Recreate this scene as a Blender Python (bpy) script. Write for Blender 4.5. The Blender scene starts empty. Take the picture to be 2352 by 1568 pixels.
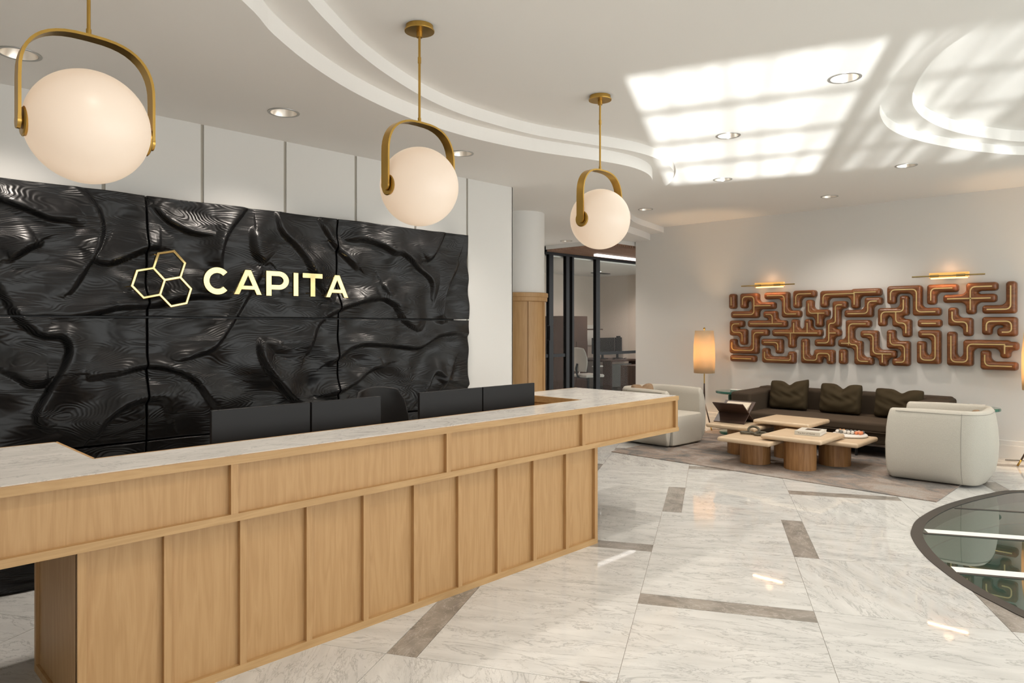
import bpy, bmesh, math, random
import numpy as np
from mathutils import Vector, Matrix
from mathutils.geometry import tessellate_polygon
WORLD, SUN, EXPO = 3.6, 13.0, 0.0
ART=[
([[(-4.806,1.917),(-4.806,1.795)]],'short upright brown wood relief bar, top left corner of the wall sculpture'),
([[(-4.634,1.8),(-4.634,1.917),(-4.461,1.912),(-4.461,1.661),(-4.777,1.664)],[(-4.461,1.783),(-4.218,1.778)]],'hooked brown wood relief piece with three-armed brass line, below left end of left picture light'),
([[(-4.274,1.92),(-4.026,1.913),(-4.026,1.662),(-3.862,1.66)]],'Z-shaped brown wood relief piece directly beneath the left brass picture light'),
([[(-3.867,1.789),(-3.867,1.932),(-3.664,1.926)]],'small brown wood relief elbow beside the right tip of left picture light'),
([[(-3.506,1.792),(-3.506,1.916),(-3.116,1.91)],[(-3.116,1.928),(-2.858,1.935)],[(-3.116,1.928),(-3.116,1.771)]],'longest top-row brown wood relief piece with a T-shaped brass line, between the picture lights'),
([[(-4.29,1.659),(-4.195,1.658),(-4.195,1.531)],[(-4.519,1.529),(-4.058,1.528)]],'brown wood relief shaped like an upside-down T with hooked top, left half'),
([[(-3.696,1.801),(-3.696,1.668),(-3.488,1.665)],[(-3.572,1.666),(-3.572,1.53)]],'small brown wood relief with L and T brass line, under the small top elbow'),
([[(-3.266,1.774),(-3.349,1.775),(-3.349,1.534),(-3.432,1.529),(-3.432,1.274),(-3.58,1.271)],[(-3.432,1.407),(-3.344,1.407)]],'tall stepped brown wood relief piece running from upper middle down to the left'),
([[(-3.199,1.657),(-2.954,1.657),(-2.954,1.812),(-2.846,1.81)]],'S-shaped brown wood relief piece just under the right arm of the longest top piece'),
([[(-4.683,1.529),(-4.797,1.529),(-4.797,1.406),(-4.638,1.404),(-4.638,1.275)]],'S-shaped brown wood relief piece at the left edge, middle height'),
([[(-4.797,1.261),(-4.797,1.148),(-4.467,1.156),(-4.467,1.405),(-4.319,1.406)]],'U-shaped brown wood relief piece with long right arm, lower left edge'),
([[(-4.162,1.404),(-3.58,1.408)],[(-3.895,1.541),(-3.895,1.405)],[(-3.714,1.541),(-3.714,1.407)],[(-3.94,1.405),(-3.94,1.244)]],'comb-like brown wood relief piece with two prongs up and one prong down'),
([[(-4.316,1.27),(-4.115,1.274),(-4.115,1.162)]],'small brown wood relief elbow nested above the wide U at the bottom left'),
([[(-4.307,1.138),(-4.307,1.027),(-3.94,1.035),(-3.94,1.1)]],'wide shallow U-shaped brown wood relief piece in the bottom row, second from left'),
([[(-4.789,1.03),(-4.501,1.039)]],'short level brown wood relief bar, bottom left corner of the wall sculpture'),
([[(-3.762,1.278),(-3.762,1.04),(-3.586,1.046),(-3.586,1.136),(-3.425,1.141),(-3.425,1.04)]],'meandering brown wood relief piece in the bottom row below the stepped piece'),
([[(-3.269,1.147),(-3.269,1.046)]],'short upright brown wood relief bar in the bottom row near the middle'),
([[(-2.978,1.526),(-3.182,1.527),(-3.182,1.26),(-3.078,1.262),(-3.078,1.048),(-2.949,1.052)],[(-3.278,1.274),(-3.182,1.276)]],'large zigzag brown wood relief piece with side stub in the lower middle'),
([[(-3.003,1.393),(-2.891,1.394),(-2.891,1.149),(-2.683,1.151)],[(-2.784,1.15),(-2.784,1.041)]],'descending brown wood relief piece with forked lower end, lower middle right of the zigzag'),
([[(-2.69,1.818),(-2.69,1.945),(-2.403,1.935),(-2.403,1.669),(-2.2,1.666)]],'bridge-shaped brown wood relief piece with long right foot, top row right of middle'),
([[(-2.249,1.802),(-2.249,1.946),(-2.025,1.938)]],'brown wood relief elbow directly beneath the right brass picture light'),
([[(-2.079,1.818),(-1.647,1.813)],[(-1.846,1.682),(-1.846,1.951),(-1.635,1.948)]],'brown wood relief piece with cross-shaped brass line, top row near the right end'),
([[(-1.461,1.953),(-1.461,1.687),(-1.687,1.688)]],'big J-shaped brown wood relief corner at the top right of the sculpture'),
([[(-2.797,1.541),(-2.797,1.674),(-2.546,1.673),(-2.546,1.823)],[(-2.631,1.674),(-2.631,1.535),(-2.518,1.527),(-2.518,1.408)]],'branching brown wood relief piece nested under the bridge-shaped top piece'),
([[(-2.35,1.53),(-2.194,1.529)]],'short level brown wood relief bar above the closed hook, right half'),
([[(-2.345,1.4),(-2.203,1.401),(-2.203,1.088),(-2.359,1.082),(-2.359,1.266)]],'brown wood relief piece curled like a hook, bottom row under the short level bar'),
([[(-2.028,1.668),(-2.028,1.546),(-1.877,1.54),(-1.877,1.428)]],'S-shaped brown wood relief piece beneath the cross-lined piece on the right'),
([[(-1.69,1.444),(-1.69,1.552),(-1.454,1.551),(-1.454,1.429),(-1.544,1.429)]],'brown wood relief piece curled back on itself at the right edge, middle height'),
([[(-2.695,1.402),(-2.695,1.264),(-2.533,1.262),(-2.533,1.051),(-2.632,1.047)]],'tall S-shaped brown wood relief piece left of the curled hook in the bottom row'),
([[(-2.04,1.383),(-2.04,1.078),(-1.875,1.084),(-1.875,1.289),(-1.517,1.285)],[(-1.517,1.271),(-1.441,1.273)],[(-1.517,1.285),(-1.517,1.184)]],'largest brown wood relief piece, deep U with long right arm at the lower right'),
([[(-1.705,1.17),(-1.705,1.045),(-1.449,1.055)]],'L-shaped brown wood relief piece in the bottom right corner of the sculpture')]
RIDGES=[[(1.129,2.314),(1.196,2.215),(1.265,2.068),(1.258,1.95),(1.185,1.829),(1.107,1.698)],[(0.786,2.236),(0.906,2.179),(1.01,2.13),(1.129,2.131),(1.207,2.088)],[(1.258,1.937),(1.347,1.917),(1.532,1.985),(1.596,1.984)],[(1.609,2.28),(1.701,2.194),(1.838,2.146),(2.025,2.142)],[(2.152,2.31),(2.07,2.176),(2.011,1.993),(1.996,1.89)],[(2.435,2.306),(2.451,2.152),(2.623,1.975),(2.786,1.789),(2.841,1.626)],[(2.786,2.298),(2.898,2.127),(3.073,1.971)],[(2.898,2.16),(3.113,2.196),(3.277,2.176),(3.427,2.117),(3.56,2.109),(3.792,1.903),(3.815,1.717)],[(3.962,2.33),(3.864,2.151),(3.792,2.09)],[(4.088,2.033),(4.012,1.875),(3.962,1.759),(3.937,1.606),(3.987,1.55)],[(0.989,1.52),(1.207,1.572),(1.444,1.656),(1.755,1.686),(2.04,1.671)],[(2.287,1.892),(2.192,1.735),(2.1,1.583),(1.952,1.378),(1.838,1.323),(1.701,1.271),(1.661,1.244)],[(0.786,1.758),(0.865,1.665),(0.947,1.446),(1.052,1.42),(1.107,1.318),(1.063,1.168),(1.01,1.022),(1.052,0.93)],[(2.418,1.369),(2.319,1.402),(2.319,1.248),(2.418,1.088),(2.623,0.948),(2.841,0.865)],[(2.623,1.301),(2.695,1.494),(2.879,1.626),(3.194,1.736),(3.405,1.706),(3.538,1.565),(3.674,1.474)],[(2.841,1.229),(3.073,1.357),(3.362,1.387),(3.674,1.327),(3.864,1.417),(4.113,1.454),(4.324,1.421)],[(1.253,1.235),(1.519,1.25),(1.674,1.202),(1.838,1.123),(1.981,0.968)],[(1.207,0.825),(1.3,0.945),(1.444,1.038),(1.622,1.025),(1.701,0.935)],[(2.767,1.002),(2.994,1.054),(3.194,1.147),(3.32,1.176)],[(3.628,0.834),(3.768,0.972),(3.864,1.116),(4.062,1.03),(4.297,0.958)],[(0.786,1.854),(0.865,1.92),(0.936,1.962)],[(2.255,2.164),(2.287,2.014),(2.336,1.956)],[(3.32,1.845),(3.405,1.706)],[(4.062,1.146),(3.962,0.997)],[(0.786,1.232),(0.906,1.177),(1.01,1.196)]]
C = bpy.context.scene.collection
rnd = random.Random(7)
PI = math.pi
def R(d): return math.radians(d)

# ------------------------------------------------------------------ helpers
def tag(o, label=None, cat=None, group=None, kind=None):
    if label: o['label'] = label
    if cat: o['category'] = cat
    if group: o['group'] = group
    if kind: o['kind'] = kind
    return o
def empty(name, loc=(0, 0, 0), rz=0, **k):
    o = bpy.data.objects.new(name, None); C.objects.link(o)
    o.empty_display_size = .1
    o.location = loc; o.rotation_euler = (0, 0, rz)
    return tag(o, **k)
def obj(name, bm, mat, parent=None, smooth=False, bevel=0, seg=2, subd=0, angle=35, **k):
    if smooth:
        for f in bm.faces: f.smooth = True
    me = bpy.data.meshes.new(name); bm.to_mesh(me); bm.free()
    mats = mat if isinstance(mat, (list, tuple)) else [mat]
    for m in mats: me.materials.append(m)
    o = bpy.data.objects.new(name, me); C.objects.link(o)
    if parent: o.parent = parent
    if bevel:
        m = o.modifiers.new('b', 'BEVEL'); m.width = bevel; m.segments = seg; m.limit_method = 'ANGLE'; m.angle_limit = R(40)
        m.harden_normals = False
    if subd:
        m = o.modifiers.new('s', 'SUBSURF'); m.levels = subd; m.render_levels = subd
    if smooth == 'auto' or (bevel and smooth): me.set_sharp_from_angle(angle=R(angle))
    return tag(o, **k)
def dup(root, loc=None, rz=None, label=None, **k):
    r = root.copy(); C.objects.link(r)
    if loc is not None: r.location = loc
    if rz is not None: r.rotation_euler = (0, 0, rz)
    if label: r['label'] = label
    tag(r, **k)
    for ch in [o for o in bpy.data.objects if o.parent == root]:
        c = ch.copy(); C.objects.link(c); c.parent = r
        for g in [o for o in bpy.data.objects if o.parent == ch]:
            d = g.copy(); C.objects.link(d); d.parent = c
    return r
def B(): return bmesh.new()
def box(bm, lo, hi, mi=0):
    vs = [bm.verts.new((x, y, z)) for x in (lo[0], hi[0]) for y in (lo[1], hi[1]) for z in (lo[2], hi[2])]
    fs = []
    for q in ((0, 1, 3, 2), (4, 6, 7, 5), (0, 4, 5, 1), (2, 3, 7, 6), (0, 2, 6, 4), (1, 5, 7, 3)):
        f = bm.faces.new([vs[i] for i in q]); f.material_index = mi; fs.append(f)
    bmesh.ops.recalc_face_normals(bm, faces=fs)
    return vs
def lathe(bm, prof, c=(0, 0, 0), n=48, cap=True, axis='z', sx=1, sy=1):
    rings = []
    for r, z in prof:
        ring = []
        for i in range(n):
            a = 2 * PI * i / n
            p = (r * math.cos(a) * sx, r * math.sin(a) * sy, z)
            if axis == 'x': p = (p[2], p[0], p[1])
            if axis == 'y': p = (p[0], p[2], p[1])
            ring.append(bm.verts.new((p[0] + c[0], p[1] + c[1], p[2] + c[2])))
        rings.append(ring)
    fs = []
    for a, b in zip(rings, rings[1:]):
        for i in range(n):
            fs.append(bm.faces.new((a[i], a[(i + 1) % n], b[(i + 1) % n], b[i])))
    if cap:
        fs.append(bm.faces.new(rings[0])); fs.append(bm.faces.new(rings[-1]))
    bmesh.ops.recalc_face_normals(bm, faces=fs)
    return rings
def tube(bm, pts, r, n=10, closed=False, cap=True, rr=None):
    pts = [Vector(p) for p in pts]; N = len(pts); rings = []; fs = []
    up = None
    for i, p in enumerate(pts):
        a = pts[(i - 1) % N] if (closed or i > 0) else p
        b = pts[(i + 1) % N] if (closed or i < N - 1) else p
        t = (b - a).normalized()
        if up is None:
            up = t.orthogonal().normalized()
        up = (up - t * up.dot(t)).normalized()
        s = t.cross(up)
        rad = rr[i] if rr else r
        rings.append([bm.verts.new(p + (up * math.cos(2 * PI * k / n) + s * math.sin(2 * PI * k / n)) * rad) for k in range(n)])
    rng = range(N) if closed else range(N - 1)
    for i in rng:
        a = rings[i]; b = rings[(i + 1) % N]
        for k in range(n): fs.append(bm.faces.new((a[k], a[(k + 1) % n], b[(k + 1) % n], b[k])))
    if cap and not closed:
        fs.append(bm.faces.new(rings[0])); fs.append(bm.faces.new(rings[-1]))
    bmesh.ops.recalc_face_normals(bm, faces=fs)
def prism(bm, loops, fr, w0, w1, top=True, bottom=True, mi=0, side_mi=None):
    """loops[0] outline, others holes; fr(u,v,w) -> xyz"""
    L3 = [[Vector((p[0], p[1], 0)) for p in l] for l in loops]
    tris = tessellate_polygon(L3)
    flat = [p for l in loops for p in l]
    va = [bm.verts.new(fr(p[0], p[1], w0)) for p in flat]
    vb = [bm.verts.new(fr(p[0], p[1], w1)) for p in flat]
    fs = []
    for t in tris:
        try:
            if bottom: f = bm.faces.new([va[i] for i in t]); f.material_index = mi; fs.append(f)
            if top: f = bm.faces.new([vb[i] for i in t]); f.material_index = mi; fs.append(f)
        except ValueError: pass
    k = 0
    for l in loops:
        n = len(l)
        for i in range(n):
            a, b = k + i, k + (i + 1) % n
            f = bm.faces.new((va[a], va[b], vb[b], vb[a])); f.material_index = mi if side_mi is None else side_mi; fs.append(f)
        k += n
    bmesh.ops.recalc_face_normals(bm, faces=fs)
def circ(cx, cy, r, n=32): return [(cx + r * math.cos(2 * PI * i / n), cy + r * math.sin(2 * PI * i / n)) for i in range(n)]
def catmull(P, n=8, closed=False):
    out = []; N = len(P)
    rng = range(N) if closed else range(N - 1)
    g = (lambda i: P[i % N]) if closed else (lambda i: P[max(0, min(N - 1, i))])
    for i in rng:
        a, b, c, d = g(i - 1), g(i), g(i + 1), g(i + 2)
        for k in range(n):
            t = k / n
            out.append(tuple(.5 * ((2 * b[j]) + (-a[j] + c[j]) * t + (2 * a[j] - 5 * b[j] + 4 * c[j] - d[j]) * t * t + (-a[j] + 3 * b[j] - 3 * c[j] + d[j]) * t ** 3) for j in range(len(b))))
    if not closed: out.append(tuple(P[-1]))
    return out
def rrect(x0, y0, x1, y1, r, n=6):
    out = []
    for cx, cy, a0 in ((x1 - r, y1 - r, 0), (x0 + r, y1 - r, 90), (x0 + r, y0 + r, 180), (x1 - r, y0 + r, 270)):
        for k in range(n + 1):
            a = R(a0 + 90 * k / n); out.append((cx + r * math.cos(a), cy + r * math.sin(a)))
    return out
XY = lambda u, v, w: (u, v, w)

# ------------------------------------------------------------------ materials
def new_mat(name):
    m = bpy.data.materials.new(name); m.use_nodes = True
    nt = m.node_tree; b = nt.nodes['Principled BSDF']
    return m, nt, b
def N(nt, t, **k):
    n = nt.nodes.new(t)
    for a, v in k.items():
        if a.startswith('i_'): n.inputs[a[2:].replace('_', ' ')].default_value = v
        else: setattr(n, a, v)
    return n
def simple(name, col, rough=.5, metal=0, spec=.5, noise=0, bump=0, scale=40, emit=None, es=0, coat=0):
    m, nt, b = new_mat(name)
    b.inputs['Roughness'].default_value = rough; b.inputs['Metallic'].default_value = metal
    b.inputs['Specular IOR Level'].default_value = spec
    b.inputs['Coat Weight'].default_value = coat
    tc = N(nt, 'ShaderNodeTexCoord'); nz = N(nt, 'ShaderNodeTexNoise', i_Scale=scale, i_Detail=4)
    nt.links.new(tc.outputs['Object'], nz.inputs['Vector'])
    cr = N(nt, 'ShaderNodeMix', data_type='RGBA')
    cr.inputs[6].default_value = (*[c * (1 - noise) for c in col], 1); cr.inputs[7].default_value = (*[min(1, c * (1 + noise)) for c in col], 1)
    nt.links.new(nz.outputs['Fac'], cr.inputs[0]); nt.links.new(cr.outputs[2], b.inputs['Base Color'])
    if bump:
        bp = N(nt, 'ShaderNodeBump', i_Strength=bump, i_Distance=.002); nt.links.new(nz.outputs['Fac'], bp.inputs['Height']); nt.links.new(bp.outputs[0], b.inputs['Normal'])
    if emit:
        b.inputs['Emission Color'].default_value = (*emit, 1); b.inputs['Emission Strength'].default_value = es
    return m
def wood(name, ca, cb, rough=.45, axis=2, scale=1.0, coord='Object', dist=2.2, fine=.25):
    """straight grain along the given axis with soft cathedral figure"""
    m, nt, b = new_mat(name); b.inputs['Roughness'].default_value = rough
    tc = N(nt, 'ShaderNodeTexCoord'); mp = N(nt, 'ShaderNodeMapping')
    s = [14 * scale] * 3; s[axis] = 1.1 * scale
    mp.inputs['Scale'].default_value = s
    nt.links.new(tc.outputs[coord], mp.inputs['Vector'])
    n1 = N(nt, 'ShaderNodeTexNoise', i_Scale=.9, i_Detail=3, i_Distortion=.5)
    nt.links.new(mp.outputs[0], n1.inputs['Vector'])
    mul = N(nt, 'ShaderNodeMath', operation='MULTIPLY'); mul.inputs[1].default_value = 9 * dist / 2.2
    nt.links.new(n1.outputs['Fac'], mul.inputs[0])
    fr = N(nt, 'ShaderNodeMath', operation='PINGPONG'); fr.inputs[1].default_value = 1
    nt.links.new(mul.outputs[0], fr.inputs[0])
    mp2 = N(nt, 'ShaderNodeMapping'); s2 = [190 * scale] * 3; s2[axis] = 4 * scale; mp2.inputs['Scale'].default_value = s2
    nt.links.new(tc.outputs[coord], mp2.inputs['Vector'])
    n2 = N(nt, 'ShaderNodeTexNoise', i_Scale=1, i_Detail=4); nt.links.new(mp2.outputs[0], n2.inputs['Vector'])
    mx = N(nt, 'ShaderNodeMix', data_type='RGBA'); mx.inputs[6].default_value = (*ca, 1); mx.inputs[7].default_value = (*cb, 1)
    ad = N(nt, 'ShaderNodeMath', operation='MULTIPLY_ADD'); ad.inputs[1].default_value = 1.6; ad.inputs[2].default_value = -.55
    nt.links.new(n2.outputs['Fac'], ad.inputs[0])
    av = N(nt, 'ShaderNodeMix', data_type='FLOAT'); av.inputs[0].default_value = 1 - fine
    nt.links.new(ad.outputs[0], av.inputs[2]); nt.links.new(fr.outputs[0], av.inputs[3])
    nt.links.new(av.outputs[0], mx.inputs[0])
    nt.links.new(mx.outputs[2], b.inputs['Base Color'])
    bp = N(nt, 'ShaderNodeBump', i_Strength=.15, i_Distance=.001); nt.links.new(n2.outputs['Fac'], bp.inputs['Height']); nt.links.new(bp.outputs[0], b.inputs['Normal'])
    return m
def marble(name, base, vein, rough, coord='UV', scale=1.0, dark=(.30, .29, .27), amount=1.0, cloud=.06, stretch=(1, 3.2, 1)):
    m, nt, b = new_mat(name); b.inputs['Roughness'].default_value = rough
    tc = N(nt, 'ShaderNodeTexCoord'); mp = N(nt, 'ShaderNodeMapping'); mp.inputs['Scale'].default_value = tuple(s * scale for s in stretch)
    nt.links.new(tc.outputs[coord], mp.inputs['Vector'])
    def ridge(sc, w, det=6, dis=1.2, rot=0):
        m2 = N(nt, 'ShaderNodeMapping'); m2.inputs['Rotation'].default_value = (0, 0, rot); nt.links.new(mp.outputs[0], m2.inputs['Vector'])
        n = N(nt, 'ShaderNodeTexNoise', i_Scale=sc, i_Detail=det, i_Distortion=dis, i_Roughness=.62); nt.links.new(m2.outputs[0], n.inputs['Vector'])
        s = N(nt, 'ShaderNodeMath', operation='SUBTRACT'); s.inputs[1].default_value = .5; nt.links.new(n.outputs['Fac'], s.inputs[0])
        a = N(nt, 'ShaderNodeMath', operation='ABSOLUTE'); nt.links.new(s.outputs[0], a.inputs[0])
        r = N(nt, 'ShaderNodeMapRange'); r.inputs['From Max'].default_value = w; r.inputs['To Min'].default_value = 1; r.inputs['To Max'].default_value = 0
        nt.links.new(a.outputs[0], r.inputs['Value']); return r.outputs[0]
    v1 = ridge(1.3, .016); v2 = ridge(3.4, .02, rot=.5); 
    msk = N(nt, 'ShaderNodeTexNoise', i_Scale=1.6, i_Detail=2); nt.links.new(mp.outputs[0], msk.inputs['Vector'])
    mr = N(nt, 'ShaderNodeMapRange'); mr.inputs['From Min'].default_value = .42; mr.inputs['From Max'].default_value = .68; nt.links.new(msk.outputs['Fac'], mr.inputs['Value'])
    mm = N(nt, 'ShaderNodeMath', operation='MULTIPLY'); nt.links.new(v2, mm.inputs[0]); nt.links.new(mr.outputs[0], mm.inputs[1])
    v1m = N(nt, 'ShaderNodeMath', operation='MULTIPLY'); nt.links.new(v1, v1m.inputs[0]); v1m.inputs[1].default_value = .75
    mxx = N(nt, 'ShaderNodeMath', operation='MAXIMUM'); nt.links.new(v1m.outputs[0], mxx.inputs[0]); nt.links.new(mm.outputs[0], mxx.inputs[1])
    sp = N(nt, 'ShaderNodeMath', operation='MULTIPLY'); sp.inputs[1].default_value = .55 * amount; nt.links.new(mxx.outputs[0], sp.inputs[0])
    cl = N(nt, 'ShaderNodeTexNoise', i_Scale=2.2, i_Detail=5); nt.links.new(mp.outputs[0], cl.inputs['Vector'])
    c1 = N(nt, 'ShaderNodeMix', data_type='RGBA'); c1.inputs[6].default_value = (*[c * (1 - cloud * 2) for c in base], 1); c1.inputs[7].default_value = (*[min(1, c * (1 + cloud)) for c in base], 1)
    cm = N(nt, 'ShaderNodeMapRange'); cm.inputs['From Min'].default_value = .3; cm.inputs['From Max'].default_value = .65; nt.links.new(cl.outputs['Fac'], cm.inputs['Value'])
    nt.links.new(cm.outputs[0], c1.inputs[0])
    c2 = N(nt, 'ShaderNodeMix', data_type='RGBA'); c2.inputs[7].default_value = (*vein, 1)
    nt.links.new(sp.outputs[0], c2.inputs[0]); nt.links.new(c1.outputs[2], c2.inputs[6])
    nt.links.new(c2.outputs[2], b.inputs['Base Color'])
    return m
def glass(name, tint=(.9, .97, .95), refl=1.0, rough=0.0):
    m = bpy.data.materials.new(name); m.use_nodes = True; nt = m.node_tree; nt.nodes.clear()
    out = N(nt, 'ShaderNodeOutputMaterial'); tr = N(nt, 'ShaderNodeBsdfTransparent'); tr.inputs[0].default_value = (*tint, 1)
    gl = N(nt, 'ShaderNodeBsdfGlossy'); gl.inputs['Roughness'].default_value = rough
    fz = N(nt, 'ShaderNodeFresnel', i_IOR=1.5); mu = N(nt, 'ShaderNodeMath', operation='MULTIPLY', use_clamp=True); mu.inputs[1].default_value = refl
    nt.links.new(fz.outputs[0], mu.inputs[0]); mx = N(nt, 'ShaderNodeMixShader')
    ge = N(nt, 'ShaderNodeNewGeometry'); iv = N(nt, 'ShaderNodeMath', operation='SUBTRACT'); iv.inputs[0].default_value = 1; nt.links.new(ge.outputs['Backfacing'], iv.inputs[1])
    mb = N(nt, 'ShaderNodeMath', operation='MULTIPLY'); nt.links.new(mu.outputs[0], mb.inputs[0]); nt.links.new(iv.outputs[0], mb.inputs[1])
    nt.links.new(mb.outputs[0], mx.inputs[0]); nt.links.new(tr.outputs[0], mx.inputs[1]); nt.links.new(gl.outputs[0], mx.inputs[2]); nt.links.new(mx.outputs[0], out.inputs[0])
    return m
def brushed(name, col, rough, var=.25):
    m, nt, b = new_mat(name); b.inputs['Metallic'].default_value = 1; b.inputs['Base Color'].default_value = (*col, 1)
    tc = N(nt, 'ShaderNodeTexCoord'); nz = N(nt, 'ShaderNodeTexNoise', i_Scale=9, i_Detail=4); nt.links.new(tc.outputs['Object'], nz.inputs['Vector'])
    mr = N(nt, 'ShaderNodeMapRange'); mr.inputs['To Min'].default_value = rough * (1 - var); mr.inputs['To Max'].default_value = rough * (1 + var)
    nt.links.new(nz.outputs['Fac'], mr.inputs['Value']); nt.links.new(mr.outputs[0], b.inputs['Roughness'])
    cm = N(nt, 'ShaderNodeMix', data_type='RGBA'); cm.inputs[6].default_value = (*[c * .82 for c in col], 1); cm.inputs[7].default_value = (*[min(1, c * 1.15) for c in col], 1)
    nt.links.new(nz.outputs['Fac'], cm.inputs[0]); nt.links.new(cm.outputs[2], b.inputs['Base Color'])
    return m
def carved(name):
    """black stained laminated pine: growth-ring lines follow the carved depth"""
    m, nt, b = new_mat(name); b.inputs['Roughness'].default_value = .34; b.inputs['Base Color'].default_value = (.005, .005, .0056, 1)
    b.inputs['Specular IOR Level'].default_value = .34
    tc = N(nt, 'ShaderNodeTexCoord'); mp = N(nt, 'ShaderNodeMapping'); mp.inputs['Scale'].default_value = (1, .55, 2.6)
    nt.links.new(tc.outputs['Object'], mp.inputs['Vector'])
    n1 = N(nt, 'ShaderNodeTexNoise', i_Scale=1.9, i_Detail=2, i_Distortion=.35); nt.links.new(mp.outputs[0], n1.inputs['Vector'])
    sx = N(nt, 'ShaderNodeSeparateXYZ'); nt.links.new(tc.outputs['Object'], sx.inputs[0])
    a = N(nt, 'ShaderNodeMath', operation='MULTIPLY'); a.inputs[1].default_value = 230; nt.links.new(n1.outputs['Fac'], a.inputs[0])
    d = N(nt, 'ShaderNodeMath', operation='MULTIPLY_ADD'); d.inputs[1].default_value = 430; nt.links.new(sx.outputs[0], d.inputs[0]); nt.links.new(a.outputs[0], d.inputs[2])
    s = N(nt, 'ShaderNodeMath', operation='SINE'); nt.links.new(d.outputs[0], s.inputs[0])
    n2 = N(nt, 'ShaderNodeTexNoise', i_Scale=3, i_Detail=2); nt.links.new(tc.outputs['Object'], n2.inputs['Vector'])
    st = N(nt, 'ShaderNodeMapRange'); st.inputs['From Min'].default_value = .35; st.inputs['From Max'].default_value = .65; st.inputs['To Min'].default_value = .25; st.inputs['To Max'].default_value = 1
    nt.links.new(n2.outputs['Fac'], st.inputs['Value'])
    mu = N(nt, 'ShaderNodeMath', operation='MULTIPLY'); nt.links.new(s.outputs[0], mu.inputs[0]); nt.links.new(st.outputs[0], mu.inputs[1])
    bp = N(nt, 'ShaderNodeBump', i_Strength=.5, i_Distance=.0015); nt.links.new(mu.outputs[0], bp.inputs['Height']); nt.links.new(bp.outputs[0], b.inputs['Normal'])
    return m

M = {}
M['ceil'] = simple('ceiling_paint', (.88, .86, .83), .7, noise=.01, bump=.02, scale=220, spec=.2)
M['paint'] = simple('white_paint', (.75, .74, .715), .6, noise=.01, bump=.03, scale=220, spec=.3)
M['paint_wall'] = simple('wall_paint', (.74, .72, .685), .65, noise=.01, bump=.03, scale=220, spec=.25)
M['reveal'] = simple('reveal_shadow_gap', (.45, .42, .36), .6, noise=.02)
M['oak_v'] = wood('oak_upright_grain', (.405, .232, .094), (.505, .312, .142), .5, 2, scale=1.5, fine=.45)
M['oak_y'] = wood('oak_long_grain', (.405, .242, .100), (.515, .328, .15), .48, 1, scale=1.5, fine=.45)
M['oak_x'] = wood('oak_cross_grain', (.47, .275, .12), (.58, .36, .18), .48, 0)
M['leg_oak'] = wood('table_leg_oak', (.25, .118, .038), (.37, .19, .072), .5, 2, scale=1.3)
M['walnut'] = wood('walnut', (.135, .043, .012), (.26, .096, .030), .36, 0, scale=.8, dist=3)
M['dark_wood'] = wood('dark_walnut', (.035, .018, .012), (.07, .038, .026), .4, 1)
M['dark_wood_v'] = wood('office_dark_veneer', (.055, .03, .022), (.095, .055, .04), .4, 2)
M['marble_floor'] = marble('carrara_floor', (.63, .63, .61), (.19, .19, .185), .03, 'UV', 1.45, amount=1.1)
M['marble_floor'].node_tree.nodes['Principled BSDF'].inputs['Specular IOR Level'].default_value = .36
M['marble_desk'] = marble('carrara_desk', (.80, .775, .73), (.22, .22, .21), .16, 'Object', 1.5, amount=.9, stretch=(2.4, .9, 1), cloud=.04)
M['strip'] = marble('grey_marble_strip', (.30, .275, .245), (.62, .58, .53), .12, 'UV', 3.0, amount=.9, cloud=.16, stretch=(1, 1.6, 1))
M['grout'] = simple('grout', (.42, .38, .34), .7)
M['travertine'] = wood('travertine', (.55, .41, .27), (.67, .53, .37), .42, 0, scale=.9, dist=1.5, fine=.5)
M['brass'] = brushed('aged_brass', (.55, .34, .085), .33)
M['brass_pol'] = brushed('polished_brass', (.54, .44, .205), .09)
M['inlay'] = brushed('brass_inlay', (.95, .72, .36), .42)
M['carved'] = carved('black_carved_wood')
M['globe'] = simple('opal_glass', (.50, .48, .45), .38, emit=(1, .70, .46), es=.48, spec=.5, noise=.01)
def shade_mat():
    m = bpy.data.materials.new('linen_lamp_shade'); m.use_nodes = True; nt = m.node_tree; nt.nodes.clear()
    out = N(nt, 'ShaderNodeOutputMaterial'); d = N(nt, 'ShaderNodeBsdfDiffuse'); t = N(nt, 'ShaderNodeBsdfTranslucent'); mx = N(nt, 'ShaderNodeMixShader'); mx.inputs[0].default_value = .62
    tc = N(nt, 'ShaderNodeTexCoord'); nz = N(nt, 'ShaderNodeTexNoise', i_Scale=150); nt.links.new(tc.outputs['Object'], nz.inputs['Vector'])
    cm = N(nt, 'ShaderNodeMix', data_type='RGBA'); cm.inputs[6].default_value = (.78, .66, .48, 1); cm.inputs[7].default_value = (.86, .75, .58, 1); nt.links.new(nz.outputs['Fac'], cm.inputs[0])
    nt.links.new(cm.outputs[2], d.inputs[0]); nt.links.new(cm.outputs[2], t.inputs[0]); nt.links.new(d.outputs[0], mx.inputs[1]); nt.links.new(t.outputs[0], mx.inputs[2]); nt.links.new(mx.outputs[0], out.inputs[0])
    return m
M['shade'] = shade_mat()
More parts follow.
